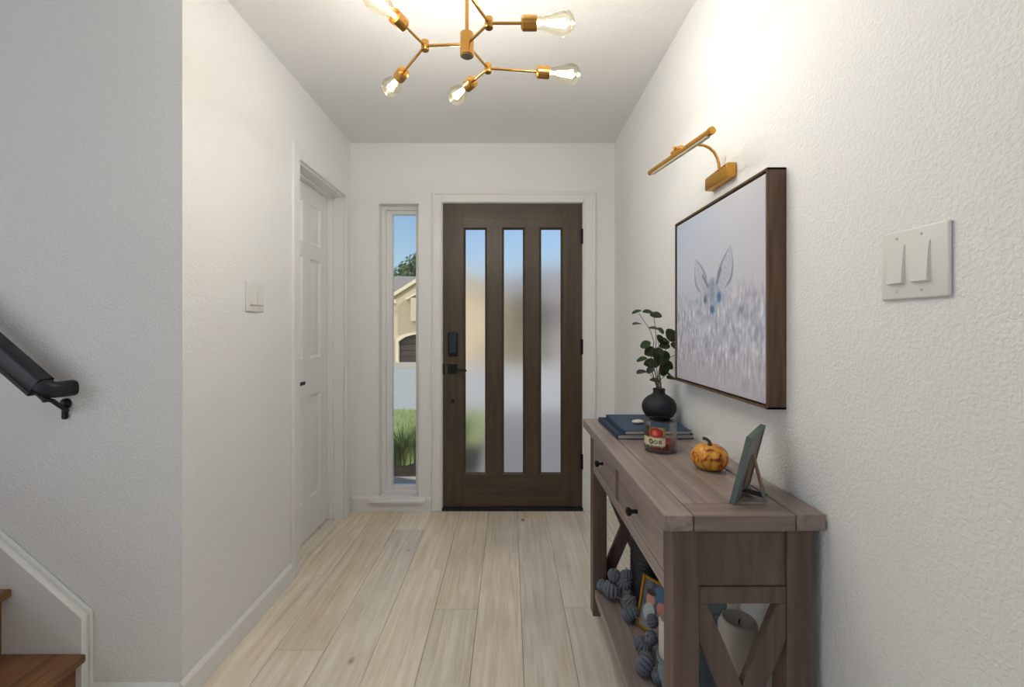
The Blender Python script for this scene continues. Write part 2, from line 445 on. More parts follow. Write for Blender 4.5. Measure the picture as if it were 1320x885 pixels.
# baseboards (with a bevelled top)
def baseboard(name, a, b, nrm, h=0.095, t=0.014):
    a, b, nrm = Vector(a), Vector(b), Vector(nrm)
    bm = NB()
    prof = [(0, 0.001), (t, 0.001), (t, h-0.012), (t*0.55, h-0.004), (t*0.3, h), (0, h)]
    rings = [[bm.verts.new(p+nrm*u+Vector((0, 0, z))) for u, z in prof] for p in (a, b)]
    for i in range(len(prof)): bm.faces.new((rings[0][i], rings[0][(i+1) % 6], rings[1][(i+1) % 6], rings[1][i]))
    bm.faces.new(rings[0][::-1]); bm.faces.new(rings[1])
    return struct(name, bm, M['trim'])
baseboard('baseboard_left', (XL, YC-.014, 0), (XL, CY0-.064, 0), (1, 0, 0), 0.082)
baseboard('baseboard_back', (XL+.014, D, 0), (DX0-.07, D, 0), (0, -1, 0))
baseboard('baseboard_back_right', (DX1+.09, D, 0), (XR-.014, D, 0), (0, -1, 0))
baseboard('baseboard_right', (XR, YB, 0), (XR, D, 0), (-1, 0, 0))
baseboard('baseboard_stair', (-1.345, YC, 0), (XL, YC, 0), (0, -1, 0), 0.074)

# casings : stepped profile boards
def casing_y(bm, y0, y1, z0, z1, x, t=0.016):     # on left wall (faces +x)
    box(bm, x, x+t, y0, y1, z0, z1, 0.003)
bm = NB()
cw = 0.064
box(bm, XL, XL+.016, CY0-cw, CY0, 0.001, CZ+cw, .003); box(bm, XL, XL+.012, CY0-.02, CY0-.004, 0.001, CZ, .002)
box(bm, XL, XL+.016, CY1, CY1+cw, 0.001, CZ+cw, .003)
box(bm, XL, XL+.0155, CY0-.001, CY1+.001, CZ, CZ+cw, .003)
# jamb lining and stops
box(bm, XL-.12, XL+.001, CY0-.001, CY0+.012, 0.001, CZ); box(bm, XL-.12, XL+.001, CY1-.012, CY1+.001, 0.001, CZ)
box(bm, XL-.12, XL+.001, CY0, CY1, CZ-.012, CZ+.001)
box(bm, XL-.096, XL-.060, CY1-.026, CY1-.012, 0.001, CZ-.012, .002); box(bm, XL-.096, XL-.060, CY0+.012, CY0+.024, 0.001, CZ-.012, .002)
box(bm, XL-.096, XL-.060, CY0+.012, CY1-.012, CZ-.024, CZ-.012, .002)
struct('trim_1', bm, M['trim'], 'white casing around the closet door')
# front door casing
bm = NB()
ox0, ox1, oz = -0.517, 0.574, 2.114
def casing_front(bm, x0, x1, z0, z1, t):
    box(bm, x0, x1, D-t, D, z0, z1, .003)
casing_front(bm, ox0, DX0, 0.001, oz, .014); casing_front(bm, DX1, ox1, 0.001, oz, .014); casing_front(bm, DX0-.001, DX1+.001, DZ1, oz, .0135)
casing_front(bm, ox0+.006, ox0+.020, 0.001, oz-.006, .020); casing_front(bm, ox1-.020, ox1-.006, 0.001, oz-.006, .020); casing_front(bm, ox0+.006, ox1-.006, oz-.02, oz-.006, .0195)
casing_front(bm, DX0-.012, DX0-.003, 0.001, DZ1+.01, .017); casing_front(bm, DX1+.003, DX1+.012, 0.001, DZ1+.01, .017)
struct('trim_2', bm, M['trim'], 'white casing around the front door')
bm = NB()   # jamb
box(bm, DX0-.001, DX0+.004, D, T, 0.0, DZ1); box(bm, DX1-.004, DX1+.001, D, T, 0.0, DZ1); box(bm, DX0, DX1, D, T, DZ1-.003, DZ1+.001)
struct('trim_3', bm, M['trim'], 'white jamb of the front door')

# ---- sidelight window
win = bpy.data.objects.new('window_1', None); C.objects.link(win); win.location = (-0.735, 2.93, WZ0)
win['kind'] = 'structure'; win['label'] = 'tall narrow clear sidelight window left of the front door'
YW = 2.925
bm = NB()
for d0, w in ((0.0, .030), (.018, .022), (.030, .012)):
    pass
def frame_rect(bm, x0, x1, z0, z1, w, y0, y1, bev=.002, wb=None, wl_=None, wr=None):
    wb = wb or w; wl_ = wl_ or w; wr = wr or w
    box(bm, x0, x0+wl_, y0, y1, z0, z1, bev); box(bm, x1-wr, x1, y0, y1, z0, z1, bev)
    box(bm, x0+wl_-.001, x1-wr+.001, y0, y1, z1-w, z1, bev); box(bm, x0+wl_-.001, x1-wr+.001, y0, y1, z0, z0+wb, bev)
frame_rect(bm, WX0, WX1, WZ0, WZ1, .028, YW, YW+.07, .003)
frame_rect(bm, WX0+.026, WX1-.012, WZ0+.02, WZ1-.02, .030, YW+.022, YW+.062, .003, wl_=.042)
obj('window_frame', bm, M['trim'], win)
bm = NB(); box(bm, WX0+.05, WX1-.03, YW+.040, YW+.046, WZ0+.03, WZ1-.03)
obj('pane', bm, M['pane'], win)
bm = NB()   # reveal lining
box(bm, WX0-.001, WX0+.004, D-.004, YW+.07, WZ0, WZ1); box(bm, WX1-.004, WX1+.001, D-.004, YW+.07, WZ0, WZ1); box(bm, WX0, WX1, D-.004, YW+.07, WZ1-.004, WZ1+.001)
obj('window_reveal', bm, M['trim'], win)
bm = NB()
box(bm, -0.930, -0.555, D-.045, D-.0, WZ0-.022, WZ0+.004, .006, 2)
box(bm, WX0, WX1, D-.004, YW+.01, WZ0-.02, WZ0+.004)
obj('window_sill', bm, M['trim'], win)
bm = NB(); box(bm, -0.905, -0.58, D-.018, D-.0, WZ0-.055, WZ0-.022, .003)
obj('sill_apron', bm, M['trim'], win)

# ---- front door
door = bpy.data.objects.new('door_1', None); C.objects.link(door); door.location = (0.02, 2.90, 0)
door['kind'] = 'structure'; door['label'] = 'dark brown wooden front door with three tall frosted panes'
dx0, dx1, dz0, dz1, dy0, dy1 = -0.443, 0.483, 0.022, 2.040, D+.006, D+.05
gx = [(-0.306, -0.153), (-0.050, 0.100), (0.199, 0.352)]; gz0, gz1 = 0.236, 1.880
ox = [dx0, gx[0][0], gx[0][1], gx[1][0], gx[1][1], gx[2][0], gx[2][1], dx1]
for i in (0, 2, 4, 6):
    bm = NB(); box(bm, ox[i], ox[i+1], dy0, dy1, gz0-.0005 if i not in (0, 6) else dz0, gz1+.0005 if i not in (0, 6) else dz1, .0008)
    obj('stile', bm, M['front_door'], door)
for z0, z1 in ((dz0, gz0), (gz1, dz1)):
    bm = NB(); box(bm, gx[0][0]-.0005, gx[2][1]+.0005, dy0+.0005, dy1, z0, z1, .0008); obj('rail', bm, M['front_door_h'], door)
for a, c in gx:
    bm = NB()   # sloping glazing bead
    w = .012
    yo, yi = dy0+.004, dy0+.016
    O = [(a, gz0), (c, gz0), (c, gz1), (a, gz1)]; I = [(a+w, gz0+w), (c-w, gz0+w), (c-w, gz1-w), (a+w, gz1-w)]
    vo = [bm.verts.new((x, yo, z)) for x, z in O]; vi = [bm.verts.new((x, yi, z)) for x, z in I]; vb = [bm.verts.new((x, yi+.012, z)) for x, z in O]
    for i in range(4):
        j = (i+1) % 4
        bm.faces.new((vo[i], vo[j], vi[j], vi[i])); bm.faces.new((vi[i], vi[j], vb[j], vb[i])); bm.faces.new((vb[i], vb[j], vo[j], vo[i]))
    obj('glazing_bead', bm, M['front_door'], door)
    bm = NB(); box(bm, a+.004, c-.004, dy0+.018, dy0+.024, gz0+.004, gz1-.004)
    obj('pane', bm, M['frost'], door)
# keypad lock
bm = NB(); box(bm, -0.410, -0.345, dy0-.022, dy0, 1.026, 1.186, .010, 3)
kp = obj('keypad_lock', bm, M['black'], door); kp['label'] = 'tall black keypad lock'
bm = NB(); box(bm, -0.400, -0.355, dy0-.0235, dy0-.021, 1.050, 1.176, .0008); obj('keypad_face', bm, plain('glossy_black', srgb(10, 12, 16), 0.12), kp, local=False)
bm = NB(); box(bm, -0.411, -0.349, dy0-.010, dy0, 0.908, 0.972, .003)
box(bm, -0.392, -0.368, dy0-.034, dy0-.008, 0.928, 0.952, .003)
box(bm, -0.445, -0.432, dy0-.004, dy0+.001, 0.905, 0.975, .001)
lv = obj('lever_plate', bm, M['black'], door)
bm = NB(); tube(bm, [(-0.380, dy0-.030, .940), (-0.355, dy0-.046, .938), (-0.325, dy0-.050, .935), (-0.282, dy0-.046, .933)], [.010, .008, .007, .006], 10)
obj('door_lever', bm, M['black'], lv)
bm = NB(); lathe(bm, [(0, -.004), (.011, -.004), (.0135, 0)], (-0.381, dy0, .724), 20, (0, 1, 0)); obj('plug', bm, M['black'], door)
for zc in (1.82, 1.088, .325):
    bm = NB(); tube(bm, [(0.4855, dy0-.008, zc-.05), (0.4855, dy0-.008, zc+.05)], .0075, 12); box(bm, .470, .4815, dy0-.002, dy0+.002, zc-.05, zc+.05)
    obj('hinge', bm, M['black'], door)
bm = NB(); box(bm, DX0, DX1, D-.012, D+.06, -.002, .020, .003); obj('threshold', bm, M['rubber'], door)

# ---- closet door (six raised panels)
cd = bpy.data.objects.new('door_2', None); C.objects.link(cd); cd.location = (XL-.12, 2.44, 0)
cd['kind'] = 'structure'; cd['label'] = 'white six panel closet door with black lever'
fx = XL-.096; bx = fx-.035
y0, y1, z0, z1 = CY0+.014, CY1-.014, .012, 2.036
st = .105; ym = (y0+y1)/2
cols = [(y0+st, ym-.045), (ym+.045, y1-st)]
rows = [(.232, .823), (1.04, 1.612), (1.70, 1.93)]
bm = NB()
box(bm, bx, fx, y0, y0+st, z0, z1, .001); box(bm, bx, fx, y1-st, y1, z0, z1, .001)
zz = [z0, rows[0][0], rows[0][1], rows[1][0], rows[1][1], rows[2][0], rows[2][1], z1]
for i in (0, 2, 4, 6): box(bm, bx, fx-.0002, y0+st-.001, y1-st+.001, zz[i], zz[i+1], .001)
for a, c in rows: box(bm, bx, fx-.0003, ym-.045, ym+.045, a-.001, c+.001, .001)
obj('door_slab', bm, M['door_white'], cd)
for ya, yb in cols:
    for za, zb in rows:
        bm = NB()
        def ring(ins, x): return [bm.verts.new((x, p, q)) for p, q in ((ya+ins, za+ins), (yb-ins, za+ins), (yb-ins, zb-ins), (ya+ins, zb-ins))]
        R = [ring(0, fx-.0015), ring(.010, fx-.012), ring(.018, fx-.012), ring(.036, fx-.003)]
        for a, c in zip(R, R[1:]):
            for i in range(4): bm.faces.new((a[i], a[(i+1) % 4], c[(i+1) % 4], c[i]))
        bm.faces.new(R[-1]); obj('door_panel', bm, M['door_white'], cd)
bm = NB(); lathe(bm, [(0, 0), (.026, 0), (.026, .006), (.022, .010), (.011, .011), (.011, .045), (0, .047)], (fx, 2.205, .915), 24, (1, 0, 0))
bar(bm, (fx+.040, 2.200, .915), (fx+.040, 2.335, .915), .012, .018, (0, 0, 1), .003)
obj('door_handle', bm, M['black'], cd)['label'] = 'black lever handle'

# ------------------------------------------------------------------ stair
FS = 1.359                        # face of the skirt board
steps = [(-1.370, .190), (-1.604, .395), (-1.838, .600), (-2.072, .805)]
SY0 = 0.42
st_ = thing('staircase', 'wooden staircase rising to the left along the grey-lit wall', 'staircase', (-1.6, .9, 0))
st_['kind'] = 'structure'
pz = 0
for i, (x, z) in enumerate(steps):
    bm = NB(); box(bm, x-.27 if i < 3 else x-.5, x+.034, SY0, FS, z-.026, z, .005, 2); obj('tread', bm, M['tread'], st_)
    bm = NB(); box(bm, x-.018, x, SY0+.01, FS, (pz if i else .001), z-.026, 0); obj('riser', bm, M['tread'], st_)
    pz = z
    bm = NB(); box(bm, XS+.01, x-.018, SY0+.02, FS-.001, (steps[i-1][1]-.026 if i else .001), z-.027); obj('carcass', bm, M['trim'], st_)
sk = .871
bm = NB()
xa, za = -1.350, .300
prism(bm, [(xa, .001), (xa, za), (XS+.02, za+(xa-XS-.02)*sk), (XS+.02, .001)], 'y', FS, YC-.0005, .002)
o = obj('skirt_board', bm, M['trim'], st_)
bm = NB()     # small bead along the skirt's edge
bar(bm, (xa+.004, YC-.006, za+.004), (XS+.03, YC-.006, za+.004+(xa-XS-.02)*sk), .010, .014, (0, 0, 1), .002)
box(bm, xa-.001, xa+.010, YC-.010, YC-.0005, .001, za+.006, .002)
obj('skirt_bead', bm, M['trim'], st_)

# handrail
YR = 1.320
def hp(x, y): v = px(x, y, YR); return v
hr = thing('handrail', 'black wall-mounted handrail sloping down to the right beside the stair', 'handrail', (-1.5, YC, 1.0))
d0 = hp(54, 496.4); sl = .8615
far = Vector((-3.0, YR, d0.z+(d0.x+3.0)*sl))
e1 = hp(61, 501.5); e2 = Vector((e1.x+.006, YR+.018, e1.z-.004)); e3 = Vector((-1.412, YR+.040, e1.z-.005)); e4 = Vector((-1.412, YC, e1.z-.005))
def rrect_sweep(bm, pts, w, h, cr=.45):
    n = len(pts); prev = None; rings = []
    for i, p in enumerate(pts):
        t = (pts[min(i+1, n-1)]-pts[max(i-1, 0)]).normalized()
        s = t.cross(Vector((0, 0, 1))).normalized(); u = s.cross(t).normalized()
        ring = []
        for k in range(20):
            a = 2*PI*k/20; cx, cy = math.cos(a), math.sin(a)
            q = cr
            ring.append(bm.verts.new(p+s*(math.copysign(abs(cx)**q, cx)*w/2)+u*(math.copysign(abs(cy)**q, cy)*h/2)))
        rings.append(ring)
    for a, c in zip(rings, rings[1:]):
        for k in range(20): bm.faces.new((a[k], a[(k+1) % 20], c[(k+1) % 20], c[k]))
    bm.faces.new(rings[0][::-1]); bm.faces.new(rings[-1])
bm = NB(); rrect_sweep(bm, [far, d0-Vector((.02, 0, -.017)), d0], .048, .058)
obj('rail', bm, M['black_rail'], hr)
bm = NB(); rrect_sweep(bm, [d0-Vector((.012, 0, -.0103)), d0, e1-Vector((.004, -.002, -.002)), e1+Vector((.004, .006, -.003)), e2, e3, e4], .046, .050, .7)
obj('rail_return', bm, M['black_rail'], hr)
bm = NB(); a = hp(44, 508)+Vector((0, 0, 0)); c = a+Vector((-.12, 0, .12*sl)); bar(bm, a, c, .030, .016, (0, 0, 1), .003)
bar(bm, hp(62, 517), hp(46, 503), .020, .010, (0, 0, 1), .002)
obj('rail_bracket_plate', bm, M['black'], hr)
bm = NB(); k1 = hp(60, 514); k2 = hp(68, 516.5); k3 = px(86, 529, YC-.006)
tube(bm, [k1, k2, (k2+k3)/2, k3], .0065, 10); tube(bm, [k1+Vector((-.008, 0, .012)), k1+Vector((.0, 0, -.006))], .010, 10)
c = px(86, 526, YC)
lathe(bm, [(.017, 0), (.017, .006), (.011, .012), (.006, .014), (0, .014)], (c.x, YC, c.z+.016), 20, (0, -1, 0))
box(bm, c.x-.009, c.x+.009, YC-.012, YC, c.z-.034, c.z+.030, .004)
obj('wall_bracket', bm, M['black'], hr)

# ------------------------------------------------------------------ switches
def switch_plate(name, label, x, nx, ya, yb, za, zb, rockers, style):
    t = thing(name, label, 'light switch', (x, (ya+yb)/2, za), 0)
    bm = NB(); box(bm, min(x, x+nx*.007), max(x, x+nx*.007), ya, yb, za, zb, .004, 3); obj('wall_plate', bm, M['plastic'], t)
    fx_ = x+nx*.007
    for (a, b) in rockers:
        zc0, zc1 = za+.028, zb-.028
        zm = (zc0+zc1)/2
        bm = NB(); box(bm, min(fx_-nx*.002, fx_+nx*.0012), max(fx_-nx*.002, fx_+nx*.0012), a-.0015, b+.0015, zc0-.0015, zc1+.0015, .0005); obj('rocker_frame', bm, M['plastic'], t)
        bm = NB()
        hi = .0015; lo = .0065
        P = [(fx_, zc0), (fx_+nx*lo, zc0+.001), (fx_+nx*.0042, zm), (fx_+nx*hi, zc1-.001), (fx_, zc1)]
        A = [bm.verts.new((p, a, q)) for p, q in P]; B = [bm.verts.new((p, b, q)) for p, q in P]
        bm.faces.new(A); bm.faces.new(B[::-1])
        for i in range(5): bm.faces.new((A[i], A[(i+1) % 5], B[(i+1) % 5], B[i]))
        bmesh.ops.recalc_face_normals(bm, faces=bm.faces[:])
        obj('rocker', bm, M['plastic'], t)
        for z in (za+.014, zb-.014):
            bm = NB(); lathe(bm, [(0, .0008), (.0022, .0006), (.0028, 0)], (fx_, (a+b)/2, z), 10, (nx, 0, 0)); obj('screw', bm, M['screw'], t)
    return t
switch_plate('light_switch', 'white double rocker switch on the right wall, nearest the camera', XR, -1, .675, .800, 1.268, 1.390, [(.706, .7355), (.7515, .781)], 0)
switch_plate('light_switch', 'small white double rocker switch on the left wall before the closet door', XL, 1, 1.718, 1.840, 1.281, 1.405, [(1.741, 1.773), (1.787, 1.819)], 0)

# ------------------------------------------------------------------ chandelier
ZH = 2.053
hub = Vector((-0.126, 1.270, ZH))
ch = thing('chandelier', 'branching brass chandelier with clear teardrop filament bulbs hanging from the ceiling', 'chandelier', (hub.x, hub.y, ZH))
bm = NB(); lathe(bm, [(0, ZC), (.062, ZC), (.062, ZC-.018), (.056, ZC-.024), (.010, ZC-.026), (.008, ZC-.045), (0, ZC-.045)], (hub.x, hub.y, 0), 40); obj('ceiling_canopy', bm, M['brass'], ch)
bm = NB(); tube(bm, [(hub.x, hub.y, ZH), (hub.x, hub.y, ZC-.03)], .0055, 16); obj('stem', bm, M['brass'], ch)
bm = NB(); lathe(bm, [(0, -.036), (.0165, -.036), (.0200, -.034), (.0200, .030), (.018, .032), (0, .032)], hub, 36); hb = obj('hub', bm, M['brass'], ch)
bm = NB(); lathe(bm, [(0, -.0375), (.0165, -.0368), (.0165, -.035)], hub, 36); obj('hub_cap', bm, plain('cap_grey', srgb(150, 140, 122), .4, .5), hb)
def V2(x, y): return Vector((x, y, ZH))
joints = [V2(-.251, 1.277), V2(-.057, 1.182), V2(-.070, 1.388)]
arms = [(0, V2(-.251, 1.277), V2(-.310, 1.153)), (0, V2(-.251, 1.277), V2(-.370, 1.440)),
        (1, V2(-.057, 1.182), V2(.075, 1.182)), (1, V2(-.057, 1.182), V2(-.128, 1.020)),
        (2, V2(-.070, 1.388), V2(.130, 1.412)), (2, V2(-.070, 1.388), V2(-.148, 1.493))]
for J in joints:
    bm = NB(); lathe(bm, [(0, -.0145), (.0105, -.0145), (.0115, -.013), (.0115, .013), (.0105, .0145), (0, .0145)], J, 24); obj('joint', bm, M['brass'], ch)
    bm = NB(); tube(bm, [hub, J], .0040, 12); obj('arm', bm, M['brass'], ch)
bulbmesh = []
for ji, J, E in arms:
    d = (E-J).normalized()
    # E marks the outer end of the brass socket
    s0 = E-d*.044
    bm = NB(); tube(bm, [J, s0+d*.004], .0040, 12); obj('arm', bm, M['brass'], ch)
    bm = NB(); lathe(bm, [(0, 0), (.0125, 0), (.0190, .005), (.0195, .008), (.0195, .043), (.0180, .044), (.0165, .040), (.0165, .02), (0, .02)], s0, 28, d)
    obj('socket', bm, M['brass'], ch)
    bm = NB()
    prof = [(.0125, 0.000), (.014, .008), (.0170, .022), (.0225, .042), (.0285, .060), (.0318, .074), (.0315, .084), (.0275, .095), (.0200, .103), (.010, .1075), (.004, .110), (0, .1115)]
    lathe(bm, prof, E-d*.006, 32, d)
    bl = obj('bulb', bm, M['bulb_glass'], ch, sharp=80)
    bm = NB()
    u = Vector((0, 0, 1)); v = d.cross(u)
    tube(bm, [E, E+d*.030], [.006, .003], 8)
    for k in range(9):
        a = 2*PI*k/9; b2 = a+PI/9
        p = E+d*.028+(u*math.cos(a)+v*math.sin(a))*.006; q = E+d*.078+(u*math.cos(b2)+v*math.sin(b2))*.011
        tube(bm, [p, q], .0013, 5)
    obj('filament', bm, M['filament'], bl)
    lo = lamp('bulb_light', 'POINT', E+d*.052-Vector(ch.location), (0, 0, 0), BULB_POWER, (0.95, 0.965, 1.0), radius=.012, parent=ch)

# ------------------------------------------------------------------ picture light
pl = thing('picture_light', 'brass picture light with curved arm above the deer picture', 'picture light', (XR, 1.395, 1.70))
bm = NB(); box(bm, .666, XR, 1.318, 1.471, 1.681, 1.725, .004, 2); obj('wall_mount', bm, M['brass_light'], pl)
for yy in (1.335, 1.352, 1.375):
    bm = NB(); lathe(bm, [(0, .001), (.0022, .001), (.0028, 0)], (.6663, yy, 1.7185), 10, (-1, 0, 0)); obj('screw', bm, M['black'], pl)
arc = [(.681, 1.395, 1.722), (.6785, 1.395, 1.745), (.672, 1.395, 1.768), (.662, 1.395, 1.786), (.648, 1.395, 1.799), (.630, 1.395, 1.8075), (.605, 1.395, 1.810), (.580, 1.395, 1.806), (.558, 1.396, 1.797)]
bm = NB(); tube(bm, arc, .0043, 12); obj('arm', bm, M['brass_light'], pl)
A = Vector((.509, 1.562, 1.778)); B = Vector((.577, 1.231, 1.780)); dd = (B-A).normalized()
mid = (A+B)/2; side = dd.cross(Vector((0, 0, 1))).normalized()
bm = NB(); lathe(bm, [(0, -.004), (.0085, -.003), (.0095, 0), (.0095, (B-A).length-.012), (.0095, (B-A).length)], A, 8, dd); tb = obj('lamp_bar', bm, M['brass_light'], pl)
bm = NB(); lathe(bm, [(0, -.003), (.0105, -.003), (.0115, 0), (.0115, .013), (0, .015)], B-dd*.008, 8, dd); obj('end_cap', bm, M['brass_light'], pl)
bm = NB(); obox(bm, mid+Vector((.002, 0, -.0085)), dd, side, (0, 0, 1), (B-A).length/2-.015, .006, .0035, .001); obj('diffuser', bm, M['diffuser'], pl)
bm = NB(); obox(bm, mid+Vector((0, 0, .013)), dd, side, (0, 0, 1), .028, .007, .006, .002); tube(bm, [mid+Vector((.014, .004, .018)), mid+Vector((-.012, -.004, .018))], .006, 10)
obj('bracket', bm, M['brass_light'], pl)

# ------------------------------------------------------------------ flat prints painted by function into vertex colours
def printed(name, mat, P00, P10, P01, nu, nv, fn, parent):
    """grid patch with corner P00, u edge to P10 and v edge to P01, coloured by fn(u,v)->srgb"""
    P00, P10, P01 = Vector(P00), Vector(P10), Vector(P01)
    o = Vector((0, 0, 0)); p = parent
    while p: o += Vector(p.location); p = p.parent
    vs_ = [tuple(P00+(P10-P00)*(i/nu)+(P01-P00)*(j/nv)-o) for j in range(nv+1) for i in range(nu+1)]
    fs = [(j*(nu+1)+i, j*(nu+1)+i+1, (j+1)*(nu+1)+i+1, (j+1)*(nu+1)+i) for j in range(nv) for i in range(nu)]
    me = bpy.data.meshes.new(name); me.from_pydata(vs_, [], fs)
    ca = me.color_attributes.new('print', 'FLOAT_COLOR', 'POINT')
    buf = []
    for j in range(nv+1):
        for i in range(nu+1): buf.extend(srgb(*[max(0, min(255, c)) for c in fn(i/nu, j/nv)]))
    ca.data.foreach_set('color', buf)
    me.materials.append(mat)
    ob = bpy.data.objects.new(name, me); C.objects.link(ob); ob.parent = parent
    return ob
def mixc(a, b, t):
    t = max(0, min(1, t)); return tuple(x*(1-t)+y*t for x, y in zip(a, b))
def sst(a, b, x):
    t = max(0, min(1, (x-a)/(b-a))); return t*t*(3-2*t)
def nz(x, y, s=1.0, z=0.0): return noise.noise(Vector((x*s, y*s, z)))
def ear(u, v, tip, base, w, bend):
    """signed coordinate in a pointed ear: returns (t along, lateral/width)"""
    tx, ty = tip; bx_, by_ = base; L = math.hypot(tx-bx_, ty-by_)
    dx_, dy_ = (tx-bx_)/L, (ty-by_)/L
    rx, ry = u-bx_, v-by_; t = (rx*dx_+ry*dy_)/L; s = rx*dy_-ry*dx_
    if t < -.05 or t > 1: return None
    hw = w*math.sin(PI*min(1, max(0.02, (t*.80+.20)))**.9)
    s += bend*math.sin(PI*t)
    return t, s/max(hw, 1e-4)
def deer(u, v):
    top = mixc((186, 198, 222), (212, 208, 212), u*.8+nz(u, v, 2)*.3)
    midc = mixc((198, 208, 226), (206, 206, 216), u)
    c = mixc(midc, top, sst(.6, 1, v))
    low = mixc((192, 196, 214), (200, 196, 208), sst(.35, 0, v)+nz(u, v, 3, 4)*.4)
    edge = .50+.07*nz(u, 0, 5, 1)
    c = mixc(c, low, sst(edge+.10, edge-.12, v))
    # wheat
    for q, (fs, am) in enumerate(((34, 13), (60, 13), (92, 6), (18, 8))):
        w = sst(edge+.10, edge-.06, v)*sst(-.05, .22, v)
        s = noise.noise(Vector((u*fs+2.5*nz(u, v, 4, q+7), v*11+q*3, q)))
        s2 = noise.noise(Vector((u*fs*1.4, v*30, q+20)))
        k = am*w*(s*1.2+s2*.8)*2.0
        c = (c[0]+k*.95, c[1]+k*.95, c[2]+k*.75)
    h = sst(.30, .5, v)*sst(.62, .5, v)*max(0, noise.noise(Vector((u*55, v*14, 31))))
    c = mixc(c, (176, 160, 168), h*.8)
    # head
    line = (112, 122, 146)
    for tip, base, w, bend in (((.286, .742), (.405, .555), .062, .016), ((.705, .752), (.590, .555), .066, -.020)):
        e_ = ear(u, v, tip, base, w, bend)
        if e_:
            t, s = e_; a = abs(s)
            if a < 1.25:
                c = mixc(c, (194, 200, 216), .75*sst(1.1, .8, a))
                c = mixc(c, (150, 158, 178), .55*sst(.9, .2, a)*max(0, nz(u, v, 60, 3)+.3))
                c = mixc(c, line, .85*math.exp(-((a-1)/.13)**2)*sst(-.05, .2, t))
    hx = (u-.50)/.105; hy = (v-.50)/.105; r = hx*hx*(1.0+.5*max(0, -hy))+hy*hy
    if r < 1.4:
        f = sst(1.25, .55, r)*sst(-1.2, -.3, hy)
        c = mixc(c, mixc((146, 156, 180), (192, 200, 216), nz(u, v, 40, 5)+.5), f*.85)
        c = mixc(c, (132, 140, 160), .6*f*math.exp(-((u-.50)/.03)**2)*sst(.44, .52, v))
    for (ex, ey, rx, ry, col, st2) in ((.417, .489, .020, .026, (70, 88, 112), .75), (.580, .494, .024, .030, (66, 112, 158), .95), (.503, .430, .026, .026, (72, 108, 152), .95), (.535, .485, .018, .03, (150, 186, 214), .6)):
        q = ((u-ex)/rx)**2+((v-ey)/ry)**2
        c = mixc(c, col, st2*math.exp(-q*q*1.1))
    for (ax_, ay_, bx_, by_) in ((.385, .63, .445, .565), (.60, .64, .555, .57)):
        L2 = (bx_-ax_)**2+(by_-ay_)**2; t = max(0, min(1, ((u-ax_)*(bx_-ax_)+(v-ay_)*(by_-ay_))/L2))
        dq = math.hypot(u-ax_-t*(bx_-ax_), v-ay_-t*(by_-ay_)); c = mixc(c, (96, 104, 130), .85*math.exp(-(dq/.009)**2))
    return c
pic = thing('framed_picture', 'square framed picture of a deer in pale tall grass on the right wall', 'picture', (XR, 1.384, 1.011))
py0, py1, pz0, pz1, pfx = 1.082, 1.686, 1.012, 1.621, .647
for nm, (a, b_, c_, d_) in {'bottom': (py0, py1, pz0, pz0+.006), 'top': (py0, py1, pz1-.006, pz1), 'near': (py0, py0+.006, pz0, pz1), 'far': (py1-.006, py1, pz0, pz1)}.items():
    bm = NB(); box(bm, pfx, XR, a, b_, c_, d_, .0008); obj('frame_side', bm, M['frame_wood'], pic)
bm = NB(); box(bm, XR-.012, XR-.0005, py0+.006, py1-.006, pz0+.006, pz1-.006); obj('backing', bm, plain('shadow_gap_black', srgb(30, 26, 24), .8), pic)
bm = NB(); box(bm, pfx+.004, XR-.012, py0+.011, py1-.011, pz0+.011, pz1-.011, .0015); obj('canvas', bm, M['canvas_edge'], pic)
printed('print', M['print'], (pfx+.0035, py1-.013, pz0+.013), (pfx+.0035, py0+.013, pz0+.013), (pfx+.0035, py1-.013, pz1-.013), 260, 260, deer, pic)

# ------------------------------------------------------------------ console table (local coordinates)
TW, TL, TH = .353, .986, .810
con = thing('console_table', 'dark grey-brown wooden console table with two drawers and X-shaped ends', 'console table', (.5086, 1.4305, 0), math.radians(.55))
hw, hl = TW/2, TL/2
def cobj(name, bm, mat, parent=con): return obj(name, bm, mat, parent, local=True)
tz0 = TH-.0355; g = .0011; ew = .064
for nm, (a, b_, c_, d_), mt in (('front', (-hw, -hw+ew-g, -hl, hl), 'console_y'), ('back', (hw-ew+g, hw, -hl, hl), 'console_y'),
        ('near', (-hw+ew+g, hw-ew-g, -hl, -hl+ew-g), 'console_x'), ('mid', (-hw+ew+g, hw-ew-g, -hl+ew+g, hl-ew-g), 'console_y'), ('far', (-hw+ew+g, hw-ew-g, hl-ew+g, hl), 'console_x')):
    bm = NB(); box(bm, a, b_, c_, d_, tz0, TH, .0018); cobj('top_board', bm, M[mt])
bm = NB(); box(bm, -hw+.025, hw-.025, -hl+.02, hl-.02, tz0-.004, tz0+.002); cobj('top_underlay', bm, M['console_y'])
lx0, lx1, lw = -.1535, .1575, .058
ly = .4825; lf = .4425
legs = [(lx0, -ly), (lx1-lw, -ly), (lx0, lf-lw), (lx1-lw, lf-lw)]
for a, b_ in legs:
    bm = NB(); box(bm, a, a+lw, b_, b_+lw, 0.0, tz0-.001, .002); cobj('leg', bm, M['console_z'])
rz0, rz1 = .6075, .6445
